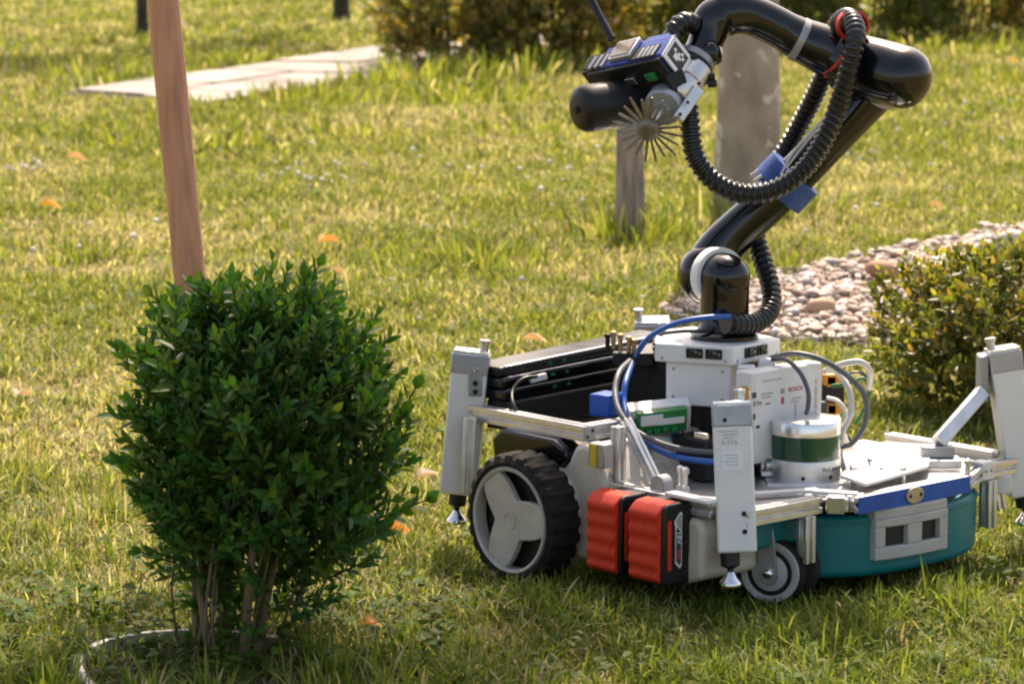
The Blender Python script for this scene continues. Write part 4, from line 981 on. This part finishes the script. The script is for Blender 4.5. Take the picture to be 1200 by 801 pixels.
# lettering wrapped round the scanner base
word = 'Velodyne'; a_cam = math.atan2(*(wdir((0, -1, 0))[[1, 0]]))
for i, ch in enumerate(word):
    a = a_cam + math.radians(26 + i * 6.6); n_ = np.array([math.cos(a), math.sin(a), 0]); t_ = np.array([-math.sin(a), math.cos(a), 0])
    text(ch, .0098, vc + n_ * .0512 + t_ * -.003 + UP * (hV * .205), t_, UP, 'ink_dark', lid)
for dd_ in (-8, 40): a = a_cam + math.radians(dd_); n_ = np.array([math.cos(a), math.sin(a), 0]); screw(vc + n_ * .0508 + UP * .009, n_, .003, 'black_plastic', lid)
p = A(884, 556, z=.165); MB().lathe(vc + wdir((-.055, -.012, 0)) + UP * .022, wdir((-.9, -.4, 0)), [(.010, -.01), (.010, .006), (.007, .007), (.006, .003)], 16).build('cable_gland', 'steel', lid)
MB().box(vc + wdir((-.052, .0, 0)) + UP * .020, (.012, .012, .016), (RIGHT, AWAY, UP)).build('gland_block', 'aluminium', lid, bevel=.002)

# ---------------------------------------------------------------- the arm
YB = 4.535
bc = Q(849, 384, YB); bc[2] = zt
arm = MB().lathe(bc, UP, [(.050, .0), (.050, .006), (.047, .009), (.041, .012), (.0365, .022), (.0355, .032), (.0350, .072)], 48).build('arm_base', 'black_gloss', R)
shc = bc + UP * (Q(849, 325, YB)[2] - zt)
jax = unit(wdir((-.50, .86, .0)))          # shoulder axis, pointing away to the far left
MB().tube([bc + UP * .05, shc - UP * .020, shc - UP * .004, shc + UP * .012, shc + UP * .024, shc + UP * .031, shc + UP * .0345], [.0350, .0355, .0355, .0335, .0265, .0165, .002], 44).build('shoulder_neck', 'black_gloss', R, smooth=60)
MB().lathe(shc, jax, [(.001, -.0375), (.012, -.0365), (.022, -.032), (.030, -.022), (.0345, -.008), (.0360, .006), (.0360, .014)], 44).build('shoulder', 'black_gloss', R, smooth=60)
MB().lathe(shc, jax, [(.0385, .0100), (.0420, .0110), (.0428, .014), (.0428, .0265), (.0420, .028), (.0385, .0285)], 48).build('shoulder_ring', 'white_plastic', R)
uj = shc + jax * .052
MB().lathe(shc, jax, [(.0385, .0287), (.0425, .031), (.0428, .052), (.038, .068), (.024, .078), (.001, .082)], 44).build('shoulder_cap', 'black_gloss', R, smooth=60)
el = Q(1028, 106, 4.56)
ua = crom([uj, Q(850, 284, 4.585), Q(905, 233, 4.58), Q(965, 172, 4.57), el], 8)
MB().tube(ua, np.interp(np.linspace(0, 1, len(ua)), [0, .12, .3, .8, 1], [.034, .035, .031, .029, .031]), 36).build('upper_arm', 'black_gloss', R, smooth=60)
# elbow and forearm
def dome_tube(pts, rad, n_dome, name, m, parent=None):
    P = [np.array(q) for q in pts]; d = unit(P[0] - P[1]); r0 = rad[0]
    dm = [(P[0] + d * r0 * .92 * math.sin(a), r0 * math.cos(a)) for a in np.linspace(PI / 2 * .985, .12, n_dome)]
    return MB().tube([q for q, _ in dm] + P, [r for _, r in dm] + list(rad), 40).build(name, m, parent or R, smooth=60)
elb = [Q(1058, 91, 4.475), Q(1040, 86, 4.49), Q(1012, 79, 4.51), Q(990, 72, 4.53)]
dome_tube(elb, [.0445, .0450, .0450, .0435], 10, 'elbow', 'black_gloss')
mat('grey_band', (.34, .34, .35), .35, .3, .08, 30)
MB().tube([Q(1029, 108, 4.535), Q(1033, 103, 4.53)], [.0335, .0335], 40).build('elbow_ring', 'grey_band', R)
fa = crom([Q(1006, 76, 4.515), Q(985, 67, 4.53), Q(960, 56, 4.53), Q(935, 45, 4.53), Q(905, 29, 4.525), Q(880, 18, 4.52), Q(858, 15, 4.515), Q(842, 20, 4.51)], 6)
MB().tube(fa, np.interp(np.linspace(0, 1, len(fa)), [0, .2, .38, .5, .70, .86, .95, 1], [.041, .037, .0325, .0285, .0285, .0325, .0330, .029]), 40).build('forearm', 'black_gloss', R, smooth=60)
d_ = unit(Q(925, 40, 4.53) - Q(945, 50, 4.53))
MB().lathe(Q(937, 46.5, 4.53), d_, [(.0300, -.006), (.0322, -.005), (.0322, .005), (.0300, .006)], 44).build('forearm_ring', 'grey_band', R)
wr_ = crom([Q(846, 14, 4.505), Q(836, 24, 4.50), Q(831, 40, 4.495), Q(823, 58, 4.485), Q(812, 76, 4.47), Q(800, 92, 4.455)], 5)
MB().tube(wr_, np.interp(np.linspace(0, 1, len(wr_)), [0, .2, .4, .6, 1], [.027, .029, .027, .024, .0235]), 36).build('wrist', 'black_gloss', R, smooth=60)
wd_ = unit(Q(812, 76, 4.47) - Q(823, 58, 4.485))
MB().lathe(Q(815, 72, 4.472), wd_, [(.026, -.006), (.029, -.005), (.029, .004), (.026, .005)], 40).build('wrist_ring', 'grey_band', R)
MB().lathe(Q(812, 78, 4.465), wd_, [(.029, -.003), (.030, -.002), (.030, .005), (.029, .006)], 40).build('wrist_ring', 'black_plastic', R)
MB().lathe(Q(835, 62, 4.47), unit(wdir((.75, -.3, .3))), [(.017, -.02), (.0185, 0), (.017, .008), (.010, .012), (.001, .013)], 24).build('wrist_knuckle', 'black_gloss', R, smooth=60)
for q in ((836, 98), (834, 90)): MB().lathe(Q(*q, 4.44), RIGHT, [(.006, -.008), (.006, .004), (.003, .005)], 10).build('fitting', 'black_plastic', R)

# ---- tool head: housing measured from its three visible faces
Yh = 4.40; s_ = Yh / FPX / math.cos(PITCH)
up_i = wdir((0, math.sin(PITCH), math.cos(PITCH))); fw_i = wdir((0, math.cos(PITCH), -math.sin(PITCH)))
def img(v): return RIGHT * v[0] * s_ - up_i * v[1] * s_ + fw_i * v[2] * s_
K = Q(773, 66, Yh); ea, eb, ec = img((23, 27, 18.5)), img((17, -28, 19.7)), img((-92, 12, 96.7))
la, lb, lc = (np.linalg.norm(z) for z in (ea, eb, ec)); da = unit(ea); dc = unit(ec - (ec @ da) * da); db = np.cross(da, dc); db = db if db @ eb > 0 else -db
def hb(a, b, c, h, name, m, parent=None, bevel=.001, seg=2):   # box placed along the housing's own three axes
    return MB().box(K + da * a + db * b + dc * c, h, (da, db, dc)).build(name, m, parent or R, bevel=bevel, seg=seg)
hs = hb(la / 2, lb / 2 + .002, lc * .40, (la / 2, lb / 2 - .002, lc * .40), 'sensor_housing', 'blue_print', None, .003, 3)
hb(la / 2, lb * .5, lc * .9, (la / 2 - .003, lb / 2 - .004, lc * .10), 'end_block', 'black_plastic', hs, .002)
hb(la * .5, -.002, lc * .45, (la * .46, .003, lc * .44), 'under_shell', 'black_plastic', hs, .0015)
for k in range(4): hb(-.0008, lb * .30, lc * (.10 + .055 * k), (.0022, lb * .22, .0028), 'louvre', 'aluminium' if False else 'grey_band', hs, .0005)
for k in range(3): hb(-.0008, lb * .35, lc * (.72 + .075 * k), (.0022, lb * .28, .0032), 'louvre', 'grey_band', hs, .0005)
hb(-.0010, lb * .33, lc * .23, (.0012, lb * .27, lc * .155), 'louvre_bed', 'black_matt', hs, .0005)
hb(-.0010, lb * .40, lc * .84, (.0012, lb * .32, lc * .12), 'louvre_bed', 'black_matt', hs, .0005)
wn = hb(-.004, lb * .58, lc * .50, (.004, lb * .40, lc * .135), 'window_frame', 'aluminium', hs, .0015)
hb(-.0085, lb * .58, lc * .50, (.0008, lb * .33, lc * .108), 'window', 'window_glass', wn, .0004)
hb(la * .30, lb + .003, lc * .22, (la * .26, .005, lc * .14), 'top_clip', 'blue_print', hs, .002)
hb(la * .3, lb * .55, lc * .98, (la * .12, lb * .2, .004), 'lens', 'lens_glass', hs, .001)
for k in range(3): hb(la * .55, -.006, lc * (.2 + .24 * k), (.006, .004, .009), 'board_part', ('green_board', 'steel', 'grey_band')[k], hs, .0008)
# square marker on the end face
mk = hb(la / 2, lb / 2 + .001, -.0012, (la / 2 - .001, lb / 2 - .003, .0012), 'marker_plate', 'ink_white', hs, .0004)
hb(la / 2, lb / 2 + .001, -.0027, (la / 2 - .0075, lb / 2 - .0095, .0004), 'marker_field', 'ink_dark', mk, 0)
cs_ = (la - .015) / 7
for (i, j) in ((2, 2), (3, 2), (2, 3), (3, 3), (4, 3), (3, 4), (1, 4), (5, 4), (4, 5)):
    hb(la / 2 + (i - 3) * cs_, lb / 2 + (j - 3) * cs_ * .95, -.0034, (cs_ / 2, cs_ / 2 * .95, .0003), 'marker_cell', 'ink_white', mk, 0)
for (a, b) in ((.05, .05), (.95, .05), (.05, .95), (.95, .95)): screw(K + da * la * a + db * lb * b - dc * .0025, -dc, .0018, 'steel', mk, .0008)
# black motor cylinder
m0, m1 = Q(681, 128, 4.44), Q(765, 116, 4.50); md = unit(m0 - m1); ml = np.linalg.norm(m0 - m1)
mt = MB().lathe(m1, md, [(.030, 0), (.0335, .004), (.0340, .010), (.0340, ml - .012), (.0325, ml - .004), (.029, ml + .002), (.020, ml + .006), (.006, ml + .007), (.005, ml + .012), (.001, ml + .012)], 40).build('cutter_motor', 'black_plastic', R, smooth=50)
# aluminium bracket, gearbox disc and spiked cutter
MB().bar(Q(819, 104, 4.42), Q(794, 140, 4.40), .016, .012, AWAY).build('tool_bracket', 'aluminium', R, bevel=.0015)
w0, w1 = Q(820, 80, 4.455), Q(792, 114, 4.425); wl = np.linalg.norm(w1 - w0)
MB().lathe(w0, w1 - w0, [(.020, 0), (.0225, .002), (.0225, wl * .45), (.0205, wl * .48), (.0205, wl * .95), (.018, wl)], 32).build('bracket_body', 'aluminium', R, smooth=40)
MB().bar(Q(780, 100, 4.42), Q(800, 92, 4.43), .030, .028, AWAY).build('bracket_arm', 'black_plastic', R, bevel=.003)
for q in ((819, 98), (806, 120), (797, 134)): screw(Q(*q, 4.395), CAMR, .0025, 'black_plastic')
cd = unit(wdir((-.30, -.88, -.36)))
gb_ = MB().lathe(Q(778, 124, 4.42), cd, [(.024, -.02), (.0275, -.016), (.0275, .006), (.025, .010), (.012, .012), (.011, .018)], 36).build('gearbox', 'zinc', R)
cc0 = Q(760, 152, 4.37)
MB().tube([Q(776, 126, 4.415), cc0 - cd * .004], .0075, 14).build('cutter_shaft', 'steel', R)
mat('blade_steel', (.27, .245, .20), .45, .8, .2, 60)
ct = MB().lathe(cc0, cd, [(.012, -.006), (.0165, -.005), (.0170, .001), (.0155, .004), (.010, .0065), (.004, .0075), (.0005, .0076)], 32).build('cutter', 'blade_steel', R, smooth=50)
cxx, cyy, _ = frame(cd)
for k in range(20):
    a = 2 * PI * k / 20 + .12; dr = math.cos(a) * cxx + math.sin(a) * cyy; tg = np.cross(cd, dr); L0 = .0125; L1 = .049 + .004 * math.sin(k * 2.3)
    tgz = unit(tg + cd * .55)
    mb = MB().prism([(L0, -.0024), (L1 * .8, -.0024), (L1, -.0014), (L1, .0014), (L1 * .8, .0024), (L0, .0024)], cc0 - cd * .001 - np.cross(dr, tgz) * .0007, dr, tgz, np.cross(dr, tgz) * .0016)
    mb.build('blade', 'blade_steel', ct, bevel=.0003, seg=1)
MB().tube([Q(717, 46, 4.50), Q(704, 22, 4.52), Q(680, -25, 4.55), Q(660, -66, 4.57)], [.0062, .0058, .0055, .0050], 12).build('antenna', 'black_plastic', R)

# ---- corrugated hoses
def hose(ctrl, r=.0148, pitch=.0098, name='corrugated_hose'):
    c = crom(ctrl, 14); P = np.array(c); sl_ = np.concatenate([[0], np.cumsum(np.linalg.norm(np.diff(P, axis=0), axis=1))]); Lt = sl_[-1]
    m = int(Lt / pitch * 6); ss = np.linspace(0, Lt, m); pts = [np.array([np.interp(s, sl_, P[:, k]) for k in range(3)]) for s in ss]
    tri = lambda s: (s / pitch) % 1
    rad = [r * (1.0 if tri(s) < .12 else .98 if tri(s) < .5 else .83 if tri(s) < .9 else .9) for s in ss]
    return MB().tube(pts, rad, 18).build(name, 'hose_black', R, smooth=42)
hose([Q(836, 58, 4.52), Q(822, 36, 4.50), Q(803, 26, 4.475), Q(789, 40, 4.46), Q(791, 66, 4.47), Q(803, 100, 4.475), Q(808, 140, 4.465), Q(814, 182, 4.455), Q(838, 213, 4.45), Q(872, 227, 4.45), Q(908, 222, 4.45), Q(943, 198, 4.45),
      Q(968, 160, 4.45), Q(984, 118, 4.45), Q(996, 75, 4.445), Q(1003, 42, 4.455), Q(996, 22, 4.50), Q(983, 28, 4.555), Q(974, 62, 4.58), Q(960, 100, 4.60), Q(935, 150, 4.63), Q(915, 185, 4.64)], .0150)
hose([Q(915, 185, 4.64), Q(895, 220, 4.64), Q(884, 262, 4.62), Q(892, 300, 4.60), Q(903, 336, 4.575), Q(903, 362, 4.55), Q(888, 377, 4.52), Q(868, 380, 4.49), Q(850, 379, 4.475)], .0150)
# blue strap sleeve on the upper arm, red strap round the elbow, thin wires
sd_ = unit(Q(938, 198, 4.575) - Q(908, 229, 4.58)); sc_ = Q(921, 214, 4.578)
MB().lathe(sc_, sd_, [(.0320, -.021), (.0445, -.020), (.0452, 0), (.0445, .020), (.0320, .021)], 36).build('blue_strap', 'blue_strap', R, smooth=50)
fd = unit(Q(960, 56, 4.53) - Q(985, 67, 4.53)); x_, y_, _ = frame(fd)
def strap(cen, ra, rb, w_, th, ax_): 
    mb = MB(); n = 48; x1 = unit(up_i - (up_i @ ax_) * ax_); y1 = np.cross(ax_, x1)
    for k in range(n):
        a = 2 * PI * k / n; dr = ra * math.cos(a) * x1 + rb * math.sin(a) * y1; nr = unit(dr)
        for (w2, t2) in ((-w_, 0), (-w_, th), (w_, th), (w_, 0)): mb.v.append(cen + dr + ax_ * w2 + nr * t2)
    for k in range(n):
        for j in range(4): mb.f.append((k * 4 + j, ((k + 1) % n) * 4 + j, ((k + 1) % n) * 4 + (j + 1) % 4, k * 4 + (j + 1) % 4))
    return mb
strap(Q(985, 54, 4.525), .0475, .052, .0060, .0028, unit(fd - AWAY * .32)).build('red_strap', 'red_strap', R, smooth=50)
strap(Q(976, 51, 4.525), .0445, .050, .0022, .0030, unit(fd - AWAY * .32)).build('red_strap', 'red_strap', R, smooth=50)
strap(Q(999, 30, 4.50), .0185, .0205, .006, .0040, unit(RIGHT * .3 + CAMR)).build('red_strap', 'red_strap', R, smooth=50)
cable([Q(985, 100, 4.52), Q(972, 130, 4.53), Q(950, 155, 4.53), Q(928, 180, 4.53), Q(915, 205, 4.53)], .0016, 'white_cable'); cable([Q(989, 90, 4.52), Q(974, 133, 4.525), Q(946, 165, 4.525), Q(922, 196, 4.525)], .0013, 'white_cable')
for q in ((889, 200), (893, 206)): MB().tube([Q(*q, 4.55), Q(q[0] - 9, q[1] + 6, 4.55)], .0028, 8).build('zip_tie', 'white_cable', R)

# ---------------------------------------------------------------- cables
Bl, Gy, Wh, Gn, Rd = 'blue_cable', 'grey_cable', 'white_cable', 'green_cable', 'red_cable'
cable([Q(856, 371, 4.47), Q(828, 372, 4.46), Q(795, 378, 4.46), Q(765, 392, 4.48), Q(750, 408, 4.50), Q(745, 418, 4.58)], .0042, Bl)
cable([Q(741, 425, 4.57), Q(734, 445, 4.50), Q(731, 470, 4.47), Q(739, 497, 4.43), Q(758, 518, 4.40), Q(790, 534, 4.37), Q(835, 541, 4.36), Q(880, 539, 4.38)], .0048, Bl)
cable([Q(738, 423, 4.57), Q(726, 436, 4.50), Q(721, 458, 4.46), Q(726, 482, 4.42), Q(744, 504, 4.39), Q(775, 520, 4.37), Q(810, 528, 4.37), Q(850, 530, 4.38), Q(905, 528, 4.42)], .0046, Gy)
cable([Q(835, 520, 4.43), Q(860, 535, 4.40), Q(900, 548, 4.42)], .004, 'hose_black'); cable([Q(880, 517, 4.40), Q(900, 516, 4.44)], .0032, 'hose_black')
cable([Q(857, 378, 4.52), Q(830, 387, 4.50), Q(800, 388, 4.52), Q(772, 391, 4.56)], .003, 'hose_black')
cable([Q(640, 441, 4.57), Q(615, 443, 4.55), Q(601, 457, 4.53), Q(602, 475, 4.50), Q(614, 493, 4.49), Q(635, 503, 4.50), Q(655, 507, 4.52)], .0030, 'hose_black')
MB().bar(Q(621, 445, 4.56), Q(640, 440, 4.57), .010, .009).build('cable_plug', 'white_plastic', R, bevel=.001)
cable([Q(902, 420, 4.50), Q(930, 414, 4.48), Q(962, 421, 4.47), Q(993, 440, 4.47), Q(1014, 465, 4.47), Q(1014, 495, 4.47), Q(1000, 518, 4.46), Q(985, 524, 4.46)], .0042, Gy)
cable([Q(905, 421, 4.46), Q(922, 422, 4.43), Q(938, 437, 4.41), Q(947, 458, 4.40), Q(947, 476, 4.40), Q(945, 484, 4.41)], .0034, Gy)
cable([Q(966, 435, 4.53), Q(985, 427, 4.50), Q(1008, 424, 4.49), Q(1020, 436, 4.50), Q(1018, 455, 4.52)], .0046, Wh)
cable([Q(970, 430, 4.52), Q(985, 440, 4.50), Q(996, 460, 4.48), Q(997, 485, 4.47), Q(988, 505, 4.46), Q(985, 530, 4.46), Q(990, 552, 4.45)], .0042, Wh)
cable([Q(970, 466, 4.52), Q(982, 470, 4.50), Q(990, 482, 4.49), Q(990, 500, 4.48)], .0034, Wh)
cable([Q(975, 452, 4.55), Q(995, 449, 4.52), Q(1012, 443, 4.52), Q(1018, 456, 4.52), Q(1015, 475, 4.52), Q(1003, 497, 4.52)], .0028, Gn)
cable([Q(985, 440, 4.56), Q(1005, 436, 4.56), Q(1016, 441, 4.56)], .002, 'hose_black')
cable([Q(1000, 525, 4.44), Q(1012, 530, 4.43), Q(1020, 545, 4.42), Q(1021, 558, 4.42)], .0009, 'hose_black')
cable([Q(733, 500, 4.42), Q(738, 530, 4.40), Q(747, 552, 4.39), Q(752, 566, 4.38)], .0024, Rd); cable([Q(796, 503, 4.45), Q(788, 512, 4.43), Q(786, 522, 4.43)], .002, Bl)
cable([Q(798, 500, 4.45), Q(803, 512, 4.43), Q(806, 522, 4.43)], .002, Rd); cable([Q(757, 566, 4.36), Q(762, 545, 4.37), Q(775, 540, 4.38), Q(785, 550, 4.39)], .0014, Wh)
cable([Q(738, 505, 4.44), Q(752, 540, 4.41), Q(760, 560, 4.40)], .003, 'hose_black'); cable([Q(742, 500, 4.44), Q(765, 530, 4.42), Q(790, 548, 4.42), Q(840, 552, 4.42)], .0045, 'hose_black')
MB().box(Q(745, 556, 4.41), (.010, .010, .014), (RIGHT, AWAY, UP)).build('relay', 'black_plastic', R, bevel=.001)
for q in ((873, 459), (877, 461), (869, 461)): MB().lathe(Q(*q, 4.27), UP, [(.0022, -.008), (.0022, .006), (.003, .0065), (.003, .009)], 8).build('brass_pin', 'brass', R)
cable([Q(872, 462, 4.27), Q(872, 480, 4.3), Q(880, 500, 4.36)], .003, 'hose_black')
# grasses kept clear: nothing else
